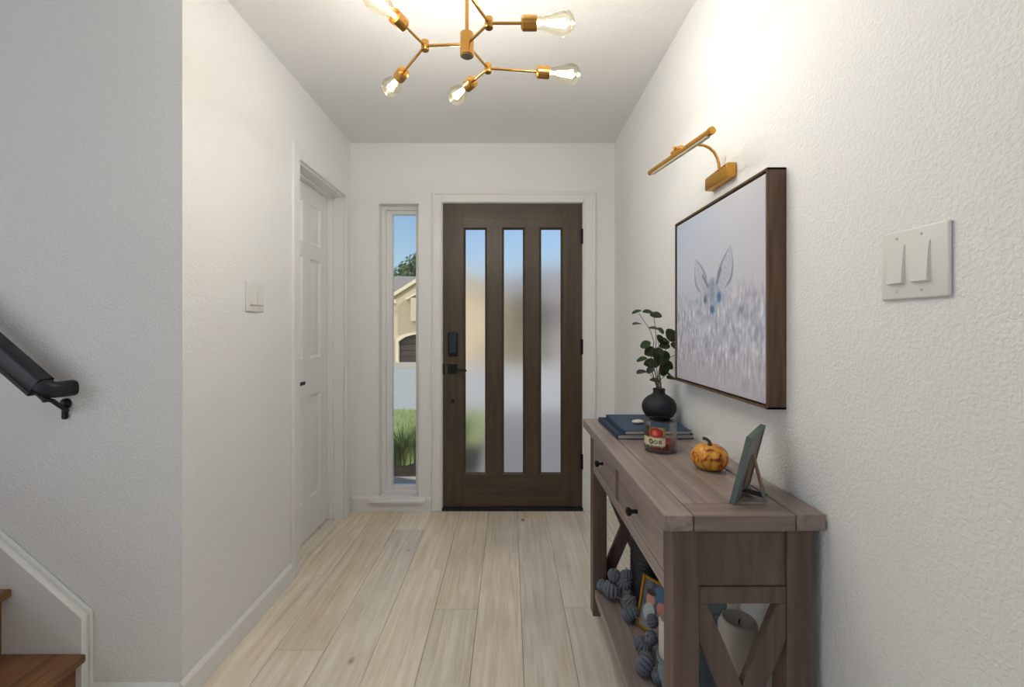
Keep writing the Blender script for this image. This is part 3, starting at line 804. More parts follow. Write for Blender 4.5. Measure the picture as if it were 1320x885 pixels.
# end assemblies
for s in (-1, 1):
    ya, yb = (-ly+.004, -ly+.024) if s < 0 else (lf-.024, lf-.004)
    bm = NB(); box(bm, lx0+lw, lx1-lw, ya, yb, rz0, rz1, .0015); cobj('end_rail', bm, M['console_z'])
    bm = NB(); box(bm, lx0+lw, lx1-lw, ya+.003, yb-.003, rz1+.001, tz0-.010, .0015); cobj('end_panel', bm, M['console_z'])
    bm = NB(); box(bm, lx0+lw, lx1-lw, ya+.002, yb-.002, tz0-.009, tz0-.001); cobj('end_top_rail', bm, M['console_x'])
    bm = NB(); box(bm, lx0+lw, lx1-lw, ya, yb, .055, .075, .0015); cobj('end_low_rail', bm, M['console_x'])
    # X brace: two crossing flat bars clipped into the corners
    xa_, xb_ = lx0+lw, lx1-lw; zb_, zt_ = .114, rz0; w_ = .058
    ym_ = (ya+yb)/2
    for k in (0, 1):
        bm = NB()
        x0_, x1_ = (xa_, xb_) if k == 0 else (xb_, xa_)
        # polygon of a diagonal strip from the top corner (x0) to the bottom corner (x1), clipped to the opening
        v_ = .082      # vertical extent at the ends
        poly = [(x0_, zt_), (x0_+(x1_-x0_)*.10, zt_), (x1_, zb_+v_), (x1_, zb_), (x1_+(x0_-x1_)*.10, zb_), (x0_, zt_-v_)]
        off = .010
        y_0 = ym_-off if k == 0 else ym_-off+.0004
        prism(bm, poly, 'y', y_0, y_0+.020, .0012); cobj('cross_brace', bm, M['console_z'])
# front: drawers, rails, divider
fxl = lx0
bm = NB(); box(bm, fxl+.001, fxl+.020, -ly+lw, lf-lw, rz0, rz1, .0012); cobj('front_rail', bm, M['console_y'])
bm = NB(); box(bm, fxl+.001, fxl+.020, -ly+lw, lf-lw, tz0-.012, tz0-.001, .0008); cobj('front_rail', bm, M['console_y'])
bm = NB(); box(bm, fxl+.001, fxl+.020, -.017, .017, rz1, tz0-.012, .0008); cobj('divider', bm, M['console_z'])
bm = NB(); box(bm, fxl+.020, fxl+.028, -ly+lw, lf-lw, rz1-.01, tz0-.002); cobj('drawer_backing', bm, M['rubber'])
bm = NB(); box(bm, lx1-.018, lx1-.002, -ly+lw, lf-lw, rz0, tz0-.001, .001); cobj('back_panel', bm, M['console_y'])
bm = NB(); box(bm, fxl+.02, lx1-.018, -ly+lw, lf-lw, rz1-.02, rz1-.012); cobj('drawer_bottom', bm, M['console_y'])
for s in (-1, 1):
    ya, yb = (-ly+lw+.004, -.021) if s < 0 else (.021, lf-lw-.004)
    bm = NB(); box(bm, fxl+.0005, fxl+.018, ya, yb, rz1+.0045, tz0-.0165, .001); dr = cobj('drawer', bm, M['console_y'])
    bm = NB(); lathe(bm, [(.006, 0), (.0055, .010), (.005, .014), (.010, .019), (.0125, .024), (.0120, .028), (.008, .031), (0, .032)], (fxl+.0005, (ya+yb)/2, .702), 24, (-1, 0, 0))
    obj('knob', bm, M['black'], dr, local=True)
# lower shelf boards
for a, b_ in ((-.146, -.063), (-.061, .067), (.069, .150)):
    bm = NB(); box(bm, a, b_, -ly+.005, lf-.005, .076, .113, .002)
    cobj('shelf_board', bm, M['console_y'])
bm = NB()
SHZ = .1131

# ------------------------------------------------------------------ things on the table
TZ = TH+.0002
def book(name, label, x0, x1, y0, y1, z0, z1, mc, rz=0):
    cx, cy = (x0+x1)/2, (y0+y1)/2
    t = thing(name, label, 'book', (cx, cy, z0), rz, 'blue books on the console table')
    hx, hy, h = (x1-x0)/2, (y1-y0)/2, z1-z0; ct = .0028
    # spine towards the front edge of the table (-x)
    bm = NB(); box(bm, -hx, hx, -hy, hy, 0, ct, .0008); obj('cover', bm, mc, t, local=True)
    bm = NB(); box(bm, -hx, hx, -hy, hy, h-ct, h, .0008); obj('cover', bm, mc, t, local=True)
    bm = NB(); box(bm, -hx-.0005, -hx+.004, -hy, hy, 0, h, .0015); obj('spine', bm, mc, t, local=True)
    bm = NB(); box(bm, -hx+.003, hx-.004, -hy+.004, hy-.004, ct-.0002, h-ct+.0002); obj('pages', bm, M['paper'], t, local=True)
    return t
book('book', 'large blue book lying underneath the smaller one at the far end of the table', .388, .668, 1.568, 1.868, TZ, TZ+.0185, M['book_navy'], .02)
book('book', 'smaller blue book lying on top, under the black vase', .414, .657, 1.558, 1.846, TZ+.0187, TZ+.0345, M['book_blue'], .01)
BZ = TZ+.0347
bm = NB(); bmesh.ops.create_icosphere(bm, subdivisions=3, radius=1, matrix=Matrix.Translation((.498, 1.672, BZ+.0075)) @ Matrix.Diagonal((.024, .016, .0078, 1)))
for v in bm.verts: v.co += v.co.normalized()*0.0006*noise.noise(v.co*90)
tag(obj('stone', bm, M['stone']), 'small flat pale stone on the upper blue book', 'stone')

# vase
vx, vy = .607, 1.750
va = thing('vase', 'small round matte black vase with narrow neck standing on the books', 'vase', (vx, vy, BZ))
prof = [(0, 0), (.034, 0), (.040, .003), (.055, .016), (.065, .034), (.0680, .050), (.0655, .066), (.056, .082), (.042, .094), (.030, .101), (.0245, .105), (.0228, .110), (.0232, .120), (.0245, .124), (.0225, .1248), (.0190, .121), (.0185, .105), (0, .090)]
bm = NB(); lathe(bm, prof, (0, 0, 0), 48); obj('body', bm, M['vase'], va, local=True)
# plant
pt = thing('leafy_branch', 'artificial leafy green twigs standing in the black vase', 'plant', (vx, vy, BZ+.095))
def pw(x, y, dy=0): return px(x, y, vy+dy)
mouth = Vector((vx, vy, BZ+.115))
stems = [([(838, 470), (843, 440), (838, 425), (824, 404)], -.01), ([(842, 470), (846, 440), (845, 425), (843, 409)], .015), ([(850, 475), (856, 455), (863, 440), (866, 430)], -.02),
         ([(845, 480), (838, 468), (830, 462)], .02), ([(848, 485), (856, 470), (864, 460), (874, 456), (880, 458)], .01), ([(844, 490), (838, 482), (829, 478)], -.02), ([(850, 490), (858, 484), (868, 487)], .03), ([(847, 480), (846, 468), (838, 452)], -.04), ([(849, 480), (852, 462), (848, 440)], .02)]
for i, (pts, dy) in enumerate(stems):
    a = mouth+Vector(((i % 3-1)*.006, (i//3-1)*.006, -.03)); P = [a, mouth+Vector(((i % 3-1)*.008, (i//3-1)*.006, .004))]
    n_ = len(pts)
    P += [pw(x, y, dy*(k+1)/n_) for k, (x, y) in enumerate(pts)]
    bm = NB(); tube(bm, P, [.0020]*2+[.0020-.0010*(k+1)/n_ for k in range(n_)], 6); obj('twig', bm, M['stem'], pt)
leaves = [(821, 401.5, 13, -20, .25, 0), (836, 402, 15, 5, .4, 0), (845.5, 406, 15, 12, .6, 0), (821.5, 417, 13, -5, .22, 1), (843, 423, 13, 10, .3, 1), (865, 432, 19, 60, .85, 0), (851, 437, 13, 60, .6, 0),
          (832, 444, 14, -25, .7, 0), (839, 453, 19, -20, .8, 0), (857, 445, 15, -10, .7, 0), (872, 446, 16, 35, .6, 0), (858, 459, 16, 60, .7, 0), (827, 463, 14, -20, .4, 0), (840, 468.5, 20, 0, .6, 0),
          (856, 476, 20, 70, .75, 0), (866, 487, 15, 5, .35, 1), (827, 479, 14, -15, .25, 1), (838, 477, 11, -40, .5, 1), (844, 490, 13, 10, .35, 1), (850, 454, 14, 75, .6, 0), (862, 470, 15, 45, .6, 0), (853, 465, 13, -60, .6, 0), (852, 426, 11, 45, .5, 1), (846, 460, 13, 60, .6, 0), (859, 439, 13, 20, .5, 0), (862, 482, 12, 20, .4, 0)]
rl = random.Random(3)
for (x, y, L, ang, fat, grey) in leaves:
    Ls = L*vy/F; dy = rl.uniform(-.045, .035); c = pw(x, y, dy)
    a = math.radians(ang); d = Vector((math.cos(a), rl.uniform(-.5, .5), -math.sin(a))).normalized()
    up = Vector((0, -1, 0))*fat + Vector((0, 0, 1))*(1-fat*.7); s = d.cross(up).normalized(); nrm = s.cross(d).normalized()
    bm = NB(); n1 = 7; rows_ = []
    for i in range(n1+1):
        t = i/n1; w = math.sin(PI*min(1, t*.96+.02))**.58*Ls*.42
        curl = -.10*Ls*(2*t-1)**2
        rows_.append([bm.verts.new(c+d*(t-.5)*Ls+s*w*q+nrm*(curl+abs(q)*Ls*.06)) for q in (-1, -.5, 0, .5, 1)])
    for A_, B_ in zip(rows_, rows_[1:]):
        for q in range(4): bm.faces.new((A_[q], A_[q+1], B_[q+1], B_[q]))
    bmesh.ops.solidify(bm, geom=bm.faces[:], thickness=.0005)
    obj('leaf', bm, M['leaf_grey'] if grey else M['leaf'], pt)

# candle in jar
jx, jy = .5000, 1.430; jr = .0523
jar = thing('jar_candle', 'clear glass jar candle with red wax and an apple label', 'candle', (jx, jy, TZ))
bm = NB(); lathe(bm, [(0, 0), (jr-.004, 0), (jr, .003), (jr, .1015), (jr-.001, .1027), (jr-.0022, .1015), (jr-.0025, .013), (jr-.005, .009), (0, .008)], (0, 0, 0), 56); obj('glass_jar', bm, M['jar_glass'], jar, local=True)
bm = NB(); lathe(bm, [(0, .0095), (jr-.006, .0095), (jr-.0030, .013), (jr-.0030, .032), (jr-.006, .0310), (0, .0300)], (0, 0, 0), 48); obj('wax', bm, M['wax_red'], jar, local=True)
for k in range(3):
    a = 2*PI*k/3+.4; bm = NB(); tube(bm, [(.018*math.cos(a), .018*math.sin(a), .028), (.018*math.cos(a)+.001, .018*math.sin(a), .040)], .0012, 6); obj('wick', bm, M['wick'], jar, local=True)
def label_col(u, v):
    if v < .47:
        c = mixc((222, 212, 186), (206, 186, 150), nz(u, v, 5)+.3)
        for (ex, ey, rx, ry, col) in ((.42, .26, .10, .13, (44, 40, 34)), (.62, .26, .09, .10, (96, 118, 84)), (.80, .27, .06, .10, (52, 46, 38))):
            q = ((u-ex)/rx)**2+((v-ey)/ry)**2
            if q < 1: c = mixc(c, col, .95 if q > .28 else .15)
        if v < .10: c = mixc(c, (60, 66, 50), sst(.10, .04, v)*(.6+nz(u, 0, 12)))
    else:
        c = mixc((176, 160, 96), (118, 96, 60), nz(u, v, 6, 2)+.5)
        if u < .34: c = mixc((64, 60, 34), (96, 28, 20), sst(.85, .55, v)+nz(u, v, 8)*.5)
        q = ((u-.64)/.27)**2+((v-.72)/.235)**2
        if q < 1.0: c = mixc((190, 34, 26), (232, 128, 92), max(0, 1-((u-.58)/.15)**2-((v-.70)/.2)**2)); c = mixc(c, (120, 16, 18), sst(.5, 1, q))
    return c
nu_, nv_ = 60, 60; vs_, fs_, buf = [], [], []
a0, a1, lz0, lz1 = math.radians(182), math.radians(268), .022, .086
for j in range(nv_+1):
    for i in range(nu_+1):
        a = a0+(a1-a0)*i/nu_; z = lz0+(lz1-lz0)*j/nv_; r_ = jr+.0006
        vs_.append((r_*math.cos(a), r_*math.sin(a), z)); buf.extend(srgb(*[max(0, min(255, q)) for q in label_col(i/nu_, j/nv_)]))
for j in range(nv_):
    for i in range(nu_): q = j*(nu_+1)+i; fs_.append((q, q+1, q+nu_+2, q+nu_+1))
me = bpy.data.meshes.new('paper_label'); me.from_pydata(vs_, [], fs_); ca = me.color_attributes.new('print', 'FLOAT_COLOR', 'POINT'); ca.data.foreach_set('color', buf)
me.materials.append(M['print']); lo = bpy.data.objects.new('paper_label', me); C.objects.link(lo); lo.parent = jar

# pumpkins
def pumpkin(bm, R, hh, ribs, depth=.13, nu=64, nv=18, c=(0, 0, 0), rot=None, dim=.18):
    rings = []
    for j in range(nv+1):
        ph = -PI/2+PI*j/nv
        ring = []
        for i in range(nu):
            th = 2*PI*i/nu
            rib = 1-depth*(1-abs(math.sin(ribs*th/2))**.55)*max(0, math.cos(ph))**.35
            r = R*math.cos(ph)**.75*rib if abs(math.cos(ph)) > 1e-6 else 0
            z = hh*math.sin(ph)
            q = 1-min(1, r/(R*.6)); z -= math.copysign(dim*hh*q*q, z)*(1 if z > 0 else .6)
            p = Vector((r*math.cos(th), r*math.sin(th), z))
            if rot is not None: p = rot @ p
            ring.append(p+Vector(c))
        rings.append(ring)
    V = []
    for j, ring in enumerate(rings):
        if j in (0, nv): V.append([bm.verts.new(ring[0])])
        else: V.append([bm.verts.new(p) for p in ring])
    for A_, B_ in zip(V, V[1:]):
        for i in range(nu):
            k = (i+1) % nu
            if len(A_) == 1: bm.faces.new((A_[0], B_[k], B_[i]))
            elif len(B_) == 1: bm.faces.new((A_[i], A_[k], B_[0]))
            else: bm.faces.new((A_[i], A_[k], B_[k], B_[i]))
gx_, gy_ = .5785, 1.245
pk = thing('pumpkin', 'small glossy orange pumpkin with red warts standing on the console table', 'pumpkin', (gx_, gy_, TZ))
bm = NB(); pumpkin(bm, .0505, .0370, 10, .10, 80, 24, (0, 0, .0345)); obj('fruit', bm, M['gourd'], pk, local=True, sharp=70)
bm = NB(); tube(bm, [(0, 0, .060), (.001, 0, .070), (-.002, 0, .079), (-.010, 0, .086), (-.019, .002, .0875)], [.0085, .0060, .0048, .0044, .0046], 8); obj('stem', bm, M['gourd_stem'], pk, local=True)

# easel-backed frame
n0 = Vector((.513, .994, TZ+.0008)); dvec = Vector((.64, .77, 0)).normalized(); back = Vector((.77, -.64, 0))
ef = thing('easel_frame', 'small grey-green standing frame seen from behind at the near end of the console', 'photo frame', tuple(n0))
upv = (back*.036+Vector((0, 0, .160))).normalized(); nb = dvec.cross(upv).normalized()
if nb.dot(back) < 0: nb = -nb
W_, H_ = .166, .164
cc = n0+dvec*W_/2+upv*H_/2
bm = NB()
for (a, b_) in ((0, .012), (W_-.012, W_)): obox(bm, n0+dvec*(a+b_)/2+upv*H_/2, dvec, upv, nb, .006, H_/2, .0065, .0012)
for (a, b_) in ((0, .012), (H_-.012, H_)): obox(bm, n0+dvec*W_/2+upv*(a+b_)/2, dvec, upv, nb, W_/2-.012, .006, .0062, .0012)
obj('frame', bm, M['slate'], ef)
bm = NB(); obox(bm, cc+nb*.001, dvec, upv, nb, W_/2-.011, H_/2-.011, .003); obj('back_board', bm, M['slate_back'], ef)
hinge = cc+upv*.022+nb*.006; foot = Vector((.603, 1.016, TZ+.0012))
leg_b = foot+(hinge-foot)*.30
bm = NB(); bar(bm, hinge, leg_b, .017, .005, nb, .0008); obj('easel_leg', bm, M['easel'], ef)
bm = NB(); bar(bm, leg_b+(hinge-foot)*.02, foot, .021, .006, nb, .0008); obj('easel_foot', bm, M['slate_back'], ef)
bm = NB(); bar(bm, hinge, n0+dvec*W_*.40+upv*.030+nb*.008, .013, .005, nb, .0008); obj('easel_leg', bm, M['easel'], ef)
bm = NB(); bar(bm, n0+dvec*W_*.5+upv*.012+nb*.006, foot+Vector((0, 0, .010)), .028, .0016, (0, 0, 1)); obj('easel_shade_strip', bm, M['dark_felt'], ef)  # added dark strip standing in for the shade under the easel

# ------------------------------------------------------------------ things on the lower shelf
def candle(name, label, x, y, z0, z1, r, group='white pillar candles on the lower shelf'):
    t = thing(name, label, 'candle', (x, y, z0), 0, group)
    h = z1-z0
    bm = NB(); lathe(bm, [(0, 0), (r-.002, 0), (r, .003), (r, h-.008), (r-.002, h-.002), (r-.005, h), (r-.010, h-.003), (r*.5, h-.010), (r*.2, h-.013), (0, h-.013)], (0, 0, 0), 48)
    obj('wax', bm, M['wax_white'], t, local=True)
    bm = NB(); tube(bm, [(0, 0, h-.016), (.001, 0, h-.006), (.003, 0, h-.001)], .0016, 8); obj('wick', bm, M['wick'], t, local=True)
def holder(label, x, y, z1, R, rs, group='blue-grey pedestal holders on the lower shelf'):
    t = thing('candle_holder', label, 'candle holder', (x, y, SHZ), 0, group)
    h = z1-SHZ
    prof = [(0, 0), (R*.92, 0), (R, .004), (R*.96, .012), (R*.72, .022)]
    n_ = 11
    for i in range(n_+1):
        tt = i/n_; z = .024+(h-.024-.045)*tt
        prof.append((rs*(1.0+.32*math.cos(PI*2*tt)*.6)+.0022, z)); 
        if i < n_: prof.append((rs*(1.0+.32*math.cos(PI*2*(tt+.5/n_))*.6)-.0016, z+(h-.069)/n_/2))
    prof += [(rs*1.25, h-.040), (R*.80, h-.026), (R*.84, h-.018), (R*.96, h-.012), (R, h-.006), (R, h-.001), (R-.003, h), (R-.006, h-.004), (0, h-.004)]
    bm = NB(); lathe(bm, prof, (0, 0, 0), 40); obj('pedestal', bm, M['holder'], t, local=True, sharp=60)
    return t
holder('blue-grey pedestal holder carrying the near thick candle behind the X brace', .588, 1.105, .352, .047, .030)
candle('pillar_candle', 'thick white pillar candle seen through the X-shaped near end of the console', .588, 1.105, .3485, .472, .0430)
holder('short blue-grey pedestal holder next to the near front leg', .462, 1.225, .285, .043, .030)
candle('pillar_candle', 'white pillar candle half hidden behind the near front leg', .462, 1.225, .2815, .388, .036)
holder('tall ribbed blue-grey pedestal holder with wide lip, at the left behind the X brace', .580, 1.300, .400, .068, .036)
# ribbed dark vessel
bm = NB(); pr = [(0, 0), (.066, 0)]
for i in range(24):
    z = .006+i*.0165; pr += [(.070, z), (.0725, z+.005), (.0705, z+.011)]
pr += [(.072, .405), (.074, .410), (.070, .412), (.066, .405), (.064, .02), (0, .018)]
lathe(bm, pr, (.560, 1.735, SHZ), 48)
tag(obj('ribbed_vase', bm, M['ribbed'], sharp=50), 'tall dark ribbed cylinder vase at the back of the lower shelf', 'vase')

# small gold picture frame leaning on the shelf
q0 = Vector((.4696, 1.600, SHZ+.002)); e_ = Vector((.61, -.79, 0)).normalized(); bk = Vector((.79, .61, 0)).normalized()
gf = thing('photo_frame', 'small gold-edged photo frame leaning on the lower shelf', 'photo frame', tuple(q0))
u2 = (bk*.045+Vector((0, 0, .17))).normalized(); n2 = e_.cross(u2).normalized()
if n2.dot(bk) > 0: n2 = -n2
W2, H2, fw = .132, .180, .011
bm = NB()
for a in (fw/2, W2-fw/2): obox(bm, q0+e_*a+u2*H2/2, e_, u2, n2, fw/2, H2/2, .006, .002)
for a in (fw/2, H2-fw/2): obox(bm, q0+e_*W2/2+u2*a, e_, u2, n2, W2/2-fw, fw/2, .0058, .002)
obj('frame', bm, M['gold'], gf)
bm = NB(); obox(bm, q0+e_*W2/2+u2*H2/2-n2*.003, e_, u2, n2, W2/2-fw*.5, H2/2-fw*.5, .001); obj('back_board', bm, M['dark_felt'], gf)
st0 = q0+e_*W2/2+u2*H2*.55-n2*.006; st1 = Vector((st0.x, st0.y, 0))+bk*.06; st1.z = SHZ+.003
bm = NB(); bar(bm, st0, st1, .02, .002, n2); obj('strut', bm, M['dark_felt'], gf)
def photo(u, v):
    c = mixc((62, 66, 78), (112, 118, 128), nz(u, v, 4)+.5)
    c = mixc(c, (150, 158, 168), sst(.5, .1, v)*.8)
    for (ex, ey, rx, ry, col) in ((.30, .60, .16, .14, (206, 150, 136)), (.70, .52, .16, .15, (214, 142, 128)), (.62, .80, .26, .16, (72, 112, 150)), (.30, .34, .22, .20, (190, 196, 204)), (.74, .26, .2, .2, (208, 148, 140)), (.30, .76, .17, .07, (66, 48, 40))):
        q = ((u-ex)/rx)**2+((v-ey)/ry)**2; c = mixc(c, col, sst(1.2, .7, q))
    return c
printed('print', M['print_gloss'], q0+e_*(fw-.001)+u2*(fw-.001)+n2*.0005, q0+e_*(W2-fw+.001)+u2*(fw-.001)+n2*.0005, q0+e_*(fw-.001)+u2*(H2-fw+.001)+n2*.0005, 60, 80, photo, gf)

# garland of grey fabric pumpkins
gl_ = thing('pumpkin_garland', 'garland of small grey fabric pumpkins on jute string winding along the lower shelf', 'garland', (.43, 1.60, SHZ))
gp = [(789, 762, 12.5, SHZ), (805, 749, 11, .165), (792, 741, 9, .190), (808, 741, 8.5, .195), (812, 775, 9.5, .150), (813, 792, 11.5, SHZ), (778, 757, 9, SHZ), (839, 822, 9, .150), (841, 800, 8.5, .165), (829, 834, 11.5, SHZ), (831, 857, 14.5, SHZ), (850, 872, 11, SHZ)]
rg = random.Random(11); centers = []
for (x, y, rp, base) in gp:
    # depth from resting height: centre z = base + r*.8
    Y = 1.5
    for _ in range(12):
        r = rp*Y/F; zc = (base + r*.80); Y = (H-zc)*F/(y-421.0)
    c = Vector(((x-657)/F*Y, Y, zc))
    rot = (Matrix.Rotation(rg.uniform(-1.0, 1.0), 3, 'X') @ Matrix.Rotation(rg.uniform(-.9, .9), 3, 'Y'))
    centers.append((c, r, rot))
for (c, r, rot) in centers:
    low = c.z-r
    if low < SHZ: c.z += SHZ-low+.0002
    bm = NB(); pumpkin(bm, r, r*.80, 12, .22, 72, 14, c, rot, .25); p = obj('pumpkin', bm, M['knit'], gl_, sharp=80)
    bm = NB(); tip = rot @ Vector((0, 0, r*.62)); t2_ = rot @ Vector((r*.15, 0, r*1.05)); tube(bm, [c+tip, c+(tip+t2_)/2, c+t2_], [r*.12, r*.09, r*.08], 7); obj('stem', bm, M['jute'], p)
order = [3, 2, 1, 0, 6, 4, 5, 8, 7, 9, 10, 11]
P = []
for i in order: P.append(centers[i][0])
Q = []
for a, b_ in zip(P, P[1:]):
    for k in range(4): t = k/4; m_ = a.lerp(b_, t); m_ = m_-Vector((0, 0, .012*math.sin(PI*t))); m_.z = max(m_.z, SHZ+.003); Q.append(m_)
Q.append(P[-1])
bm = NB(); tube(bm, Q, .0016, 6); obj('string', bm, M['jute'], gl_)

# ------------------------------------------------------------------ outdoors
def flat(name, pts, mat, label, thick=.05):
    bm = NB()
    A = [bm.verts.new(p) for p in pts]; B = [bm.verts.new((p[0], p[1], p[2]-thick)) for p in pts]; n_ = len(pts)
    bm.faces.new(A); bm.faces.new(B[::-1])
    for i in range(n_): bm.faces.new((A[i], B[i], B[(i+1) % n_], A[(i+1) % n_]))
    return struct(name, bm, mat, label)
flat('porch_slab', [(-3, 3.001, -.10), (3, 3.001, -.10), (3, 3.80, -.10), (-3, 3.80, -.10)], M['concrete'], 'concrete porch slab outside the front door')
flat('planting_bed', [(-6, 3.80, -.13), (-.3, 3.80, -.13), (-.3, 5.0, -.15), (-6, 5.0, -.15)], M['soil'], 'dark mulched planting bed outside the sidelight')
flat('front_path', [(-.3, 3.80, -.12), (2.5, 3.80, -.12), (2.5, 7.2, -.17), (-.3, 7.2, -.17)], plain('grey_path', srgb(136, 134, 130), .85, bump=.001, bscale=60), 'concrete path leading to the front door')
flat('lawn', [(-20, 5.0, -.15), (-.3, 5.0, -.15), (-.3, 7.2, -.16), (-20, 7.2, -.16)], M['grass'], 'green front lawn beyond the planting bed')
flat('lawn', [(2.5, 3.0, -.15), (20, 3.0, -.15), (20, 7.2, -.16), (2.5, 7.2, -.16)], M['grass'], 'green front lawn right of the path')
flat('street', [(-60, 7.2, -.17), (60, 7.2, -.17), (60, 18, -.55), (-60, 18, -.55)], M['asphalt'], 'pale street beyond the lawn')
flat('driveway', [(-60, 18, -.545), (60, 18, -.545), (60, 31, -1.32), (-60, 31, -1.32)], M['concrete'], 'pale driveway of the house across the street')
flat('ground', [(-90, 31, -1.33), (90, 31, -1.33), (90, 140, -1.5), (-90, 140, -1.5)], M['grass'], 'ground beyond the houses')

rgx = random.Random(21)
def blades(bm, cx, cy, z, n_, hmin, hmax, spread, w, lean):
    for _ in range(n_):
        a = rgx.uniform(0, 2*PI); r = rgx.uniform(0, spread*.25); h = rgx.uniform(hmin, hmax)
        b0 = Vector((cx+r*math.cos(a), cy+r*math.sin(a), z)); o_ = Vector((math.cos(a), math.sin(a), 0)); s_ = Vector((-math.sin(a), math.cos(a), 0))
        L = rgx.uniform(.3, 1)*lean; prev = None
        for k in range(5):
            t = k/4; p = b0+o_*(L*t*t*h)+Vector((0, 0, h*(t-.35*L*t*t))); ww = w*(1-t*.92)
            cur = (bm.verts.new(p-s_*ww), bm.verts.new(p+s_*ww))
            if prev: bm.faces.new((prev[0], prev[1], cur[1], cur[0]))
            prev = cur
for (cx, cy, lab) in ((-1.05, 4.28, 'arching ornamental grass clump just outside the sidelight, the nearest of three'), (-.62, 4.75, 'arching ornamental grass clump farther right, towards the path'), (-1.75, 4.6, 'ornamental grass clump farther left in the planting bed')):
    bm = NB(); blades(bm, cx, cy, -.13, 420, .26, .54, .40, .008, .85)
    tag(obj('ornamental_grass', bm, M['blade'], sharp=180), lab, 'ornamental grass', 'ornamental grasses in the planting bed')
bm = NB()
for _ in range(1500):
    x = rgx.uniform(-3.2, -.5); y = rgx.uniform(5.0, 7.1); a = rgx.uniform(0, PI); h = rgx.uniform(.03, .09); c_, s_ = math.cos(a)*.006, math.sin(a)*.006
    bm.faces.new((bm.verts.new((x-c_, y-s_, -.15)), bm.verts.new((x+c_, y+s_, -.15)), bm.verts.new((x+rgx.uniform(-.03, .03), y, -.15+h))))
tag(obj('grass_blades', bm, M['blade'], recalc=False), 'short green grass blades growing on the lawn', 'grass', kind='stuff')

# house across the street
hs = thing('house', 'cream stucco house with grey roof and dark arched garage door across the street', 'house', (-5, 31, -1.32))
hy = 30.0
def hx_(x): return (x-657)/F*hy
def hz_(y): return H-(y-421)/F*hy
x_l = hx_(505.5); x_r = -.6; xpk = (x_l+x_r)/2; slope = (hz_(363)-hz_(381))/(hx_(537)-hx_(507))
zev = hz_(382); zpk = zev+slope*(xpk-x_l)
ga0, ga1, gzt = hx_(513.5), -4.3, hz_(430)
gb = -1.32
bm = NB()     # front wall with arched opening
arch = [(ga0, gb)]
for k in range(9):
    t = k/8; xx = ga0+(ga1-ga0)*t; zz_ = gzt-.55+.55*math.sin(PI*t)**.6; arch.append((xx, zz_))
arch.append((ga1, gb))
poly = [(x_l, gb), (x_l, zev), (xpk, zpk), (x_r, zev), (x_r, gb)]
full = [(x_l, gb)]+arch+[(x_r, gb), (x_r, zev), (xpk, zpk), (x_l, zev)]
prism(bm, full, 'y', hy, hy+.35)
obj('front_wall', bm, M['stucco'], hs)
bm = NB(); box(bm, -22, 1, 33, 41, -1.4, 3.4); box(bm, x_l+.02, x_r-.02, hy+.6, 33.2, -1.35, zev-.1); obj('main_wall', bm, M['stucco'], hs)
bm = NB(); prism(bm, [(32.4, 3.3), (37, 5.55), (41.6, 3.3)], 'x', -22.5, 1.4); obj('main_roof', bm, M['roof'], hs)
bm = NB(); prism(bm, [(x_l-.45, zev-.15), (xpk, zpk+.22), (x_r+.45, zev-.15), (x_r+.45, zev-.30), (xpk, zpk+.06), (x_l-.45, zev-.30)], 'y', hy-.25, 36); obj('gable_roof', bm, M['roof'], hs)
bm = NB(); prism(bm, [(x_l-.47, zev-.16), (xpk, zpk+.24), (x_r+.47, zev-.16), (x_r+.47, zev-.42), (xpk, zpk-.02), (x_l-.47, zev-.42)], 'y', hy-.34, hy-.26); obj('rake_board', bm, M['stucco_trim'], hs)
bm = NB(); box(bm, x_l-.45, x_l+.30, hy-.3, hy+.02, zev-.50, zev-.22, .02); box(bm, hx_(524), hx_(533), hy-.3, hy+.02, hz_(386.5), hz_(383), .02); obj('eave_return', bm, M['stucco_trim'], hs)
bm = NB(); box(bm, hx_(530.8), -4.9, hy-.45, hy-.0, hz_(414), hz_(384), .02); obj('bay', bm, M['stucco'], hs)
bm = NB(); prism(bm, [(hx_(530)-.2, hz_(384)), (-5.8, hz_(384)+.75), (-4.6, hz_(384)), (-4.6, hz_(384)-.14), (-5.8, hz_(384)+.55), (hx_(530)-.2, hz_(384)-.14)], 'y', hy-.5, hy); obj('bay_gable', bm, M['stucco_trim'], hs)
bm = NB(); tr = [(ga0-.18, gb)]+[(ga0-.18+(ga1-ga0+.36)*k/8, gzt-.55+.18+.55*math.sin(PI*k/8)**.6) for k in range(9)]+[(ga1+.18, gb)]
inn = [(ga1, gb)]+[(ga0+(ga1-ga0)*(8-k)/8, gzt-.55+.55*math.sin(PI*(8-k)/8)**.6) for k in range(9)]+[(ga0, gb)]
prism(bm, tr+inn, 'y', hy-.06, hy+.01); obj('arch_trim', bm, M['stucco_trim'], hs)
gd = None
for r_ in range(5):
    z_0 = gb+.02+r_*.43; bm = NB(); box(bm, ga0-.05, ga1+.05, hy+.28, hy+.34, z_0, z_0+.42, .015); gd = obj('garage_panel', bm, M['garage'], hs)
bm = NB(); box(bm, ga0-.1, ga1+.1, hy+.34, hy+.42, gb, 1.4); obj('garage_backing', bm, M['garage'], hs)
bm = NB(); box(bm, -9.5, -.2, hy-.5, hy+.0, gb-.1, gb+.08, .02); obj('plinth', bm, M['concrete'], hs)
h2 = thing('house', 'grey-sided house with grey roof beyond the street, behind the front door glass', 'house', (9, 30, -1.3))
bm = NB(); box(bm, 2.5, 17, 27, 36, -1.3, 2.6); obj('side_wall', bm, M['brick'], h2)
bm = NB(); prism(bm, [(26.4, 2.5), (31.5, 5.6), (36.6, 2.5)], 'x', 2.0, 17.5); obj('roof', bm, M['roof'], h2)
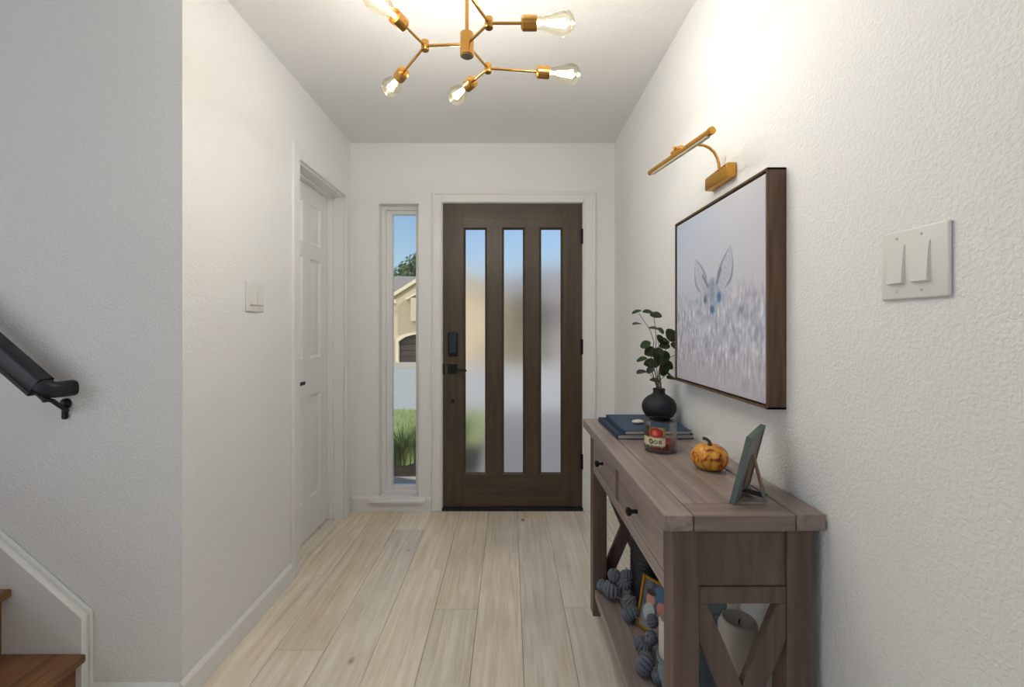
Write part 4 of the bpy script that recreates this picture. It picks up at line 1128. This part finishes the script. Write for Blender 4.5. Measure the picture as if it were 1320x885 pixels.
for xx in (4.2, 8.2, 12.5):
    bm = NB(); box(bm, xx, xx+1.6, 26.96, 27.02, -.1, 1.6, .01); obj('window', bm, plain('dark_far_window', srgb(70, 84, 100), .2), h2)

def tree(label, x, y, z, h, blobs, n_, seed):
    t = thing('tree', label, 'tree', (x, y, z), 0, 'trees beyond the houses')
    bm = NB(); tube(bm, [(0, 0, 0), (.05, 0, h*.3), (0, .1, h*.6)], [.28, .2, .1], 8)
    for k in range(4): a = k*1.7; tube(bm, [(0, 0, h*.35), (math.cos(a)*h*.12, math.sin(a)*h*.12, h*.55), (math.cos(a)*h*.2, math.sin(a)*h*.2, h*.72)], [.12, .07, .03], 6)
    obj('trunk', bm, M['trunk'], t, local=True)
    r_ = random.Random(seed); bm = NB()
    for (bx_, by_, bz_, br) in blobs:
        for _ in range(n_//len(blobs)):
            d = Vector((r_.gauss(0, 1), r_.gauss(0, 1), r_.gauss(0, 1))).normalized()*br*r_.uniform(.55, 1.05)
            p = Vector((bx_, by_, bz_))+d; q = Vector((r_.uniform(-1, 1), r_.uniform(-1, 1), r_.uniform(-1, 1))).normalized(); s_ = q.orthogonal().normalized()
            w = r_.uniform(.10, .22); u_ = q.cross(s_)
            bm.faces.new([bm.verts.new(p+s_*w), bm.verts.new(p+u_*w*.6), bm.verts.new(p-s_*w), bm.verts.new(p-u_*w*.6)])
    o = obj('foliage', bm, M['foliage'], t, local=True, recalc=False); o['kind'] = 'stuff'
tree('leafy tree rising highest above the cream house roof, at the right side of the sidelight', -9.2, 46, -1.4, 11.0, [(-.6, 0, 8.4, 2.0), (1.0, 0, 9.2, 2.2), (2.2, .5, 7.5, 2.2), (-1.6, 0, 6.8, 1.3)], 4200, 1)
tree('low leafy tree just over the cream house roof, at the left side of the sidelight', -13.6, 53, -1.4, 9.6, [(-2.2, 0, 8.0, 2.1), (.6, 0, 8.1, 2.1), (2.8, 0, 7.8, 1.7)], 4200, 2)
tree('broad tree between the two far houses, seen blurred through the front door', 1.2, 45, -1.4, 9, [(-1.8, 0, 5.5, 2.4), (1.4, 0, 6.2, 2.6), (0, 0, 4.0, 2.4)], 3000, 3)
tree('tree behind the grey-sided house, seen blurred through the front door', 11, 44, -1.4, 10, [(-2, 0, 6.5, 2.6), (1.5, 0, 7.0, 2.8)], 2600, 4)
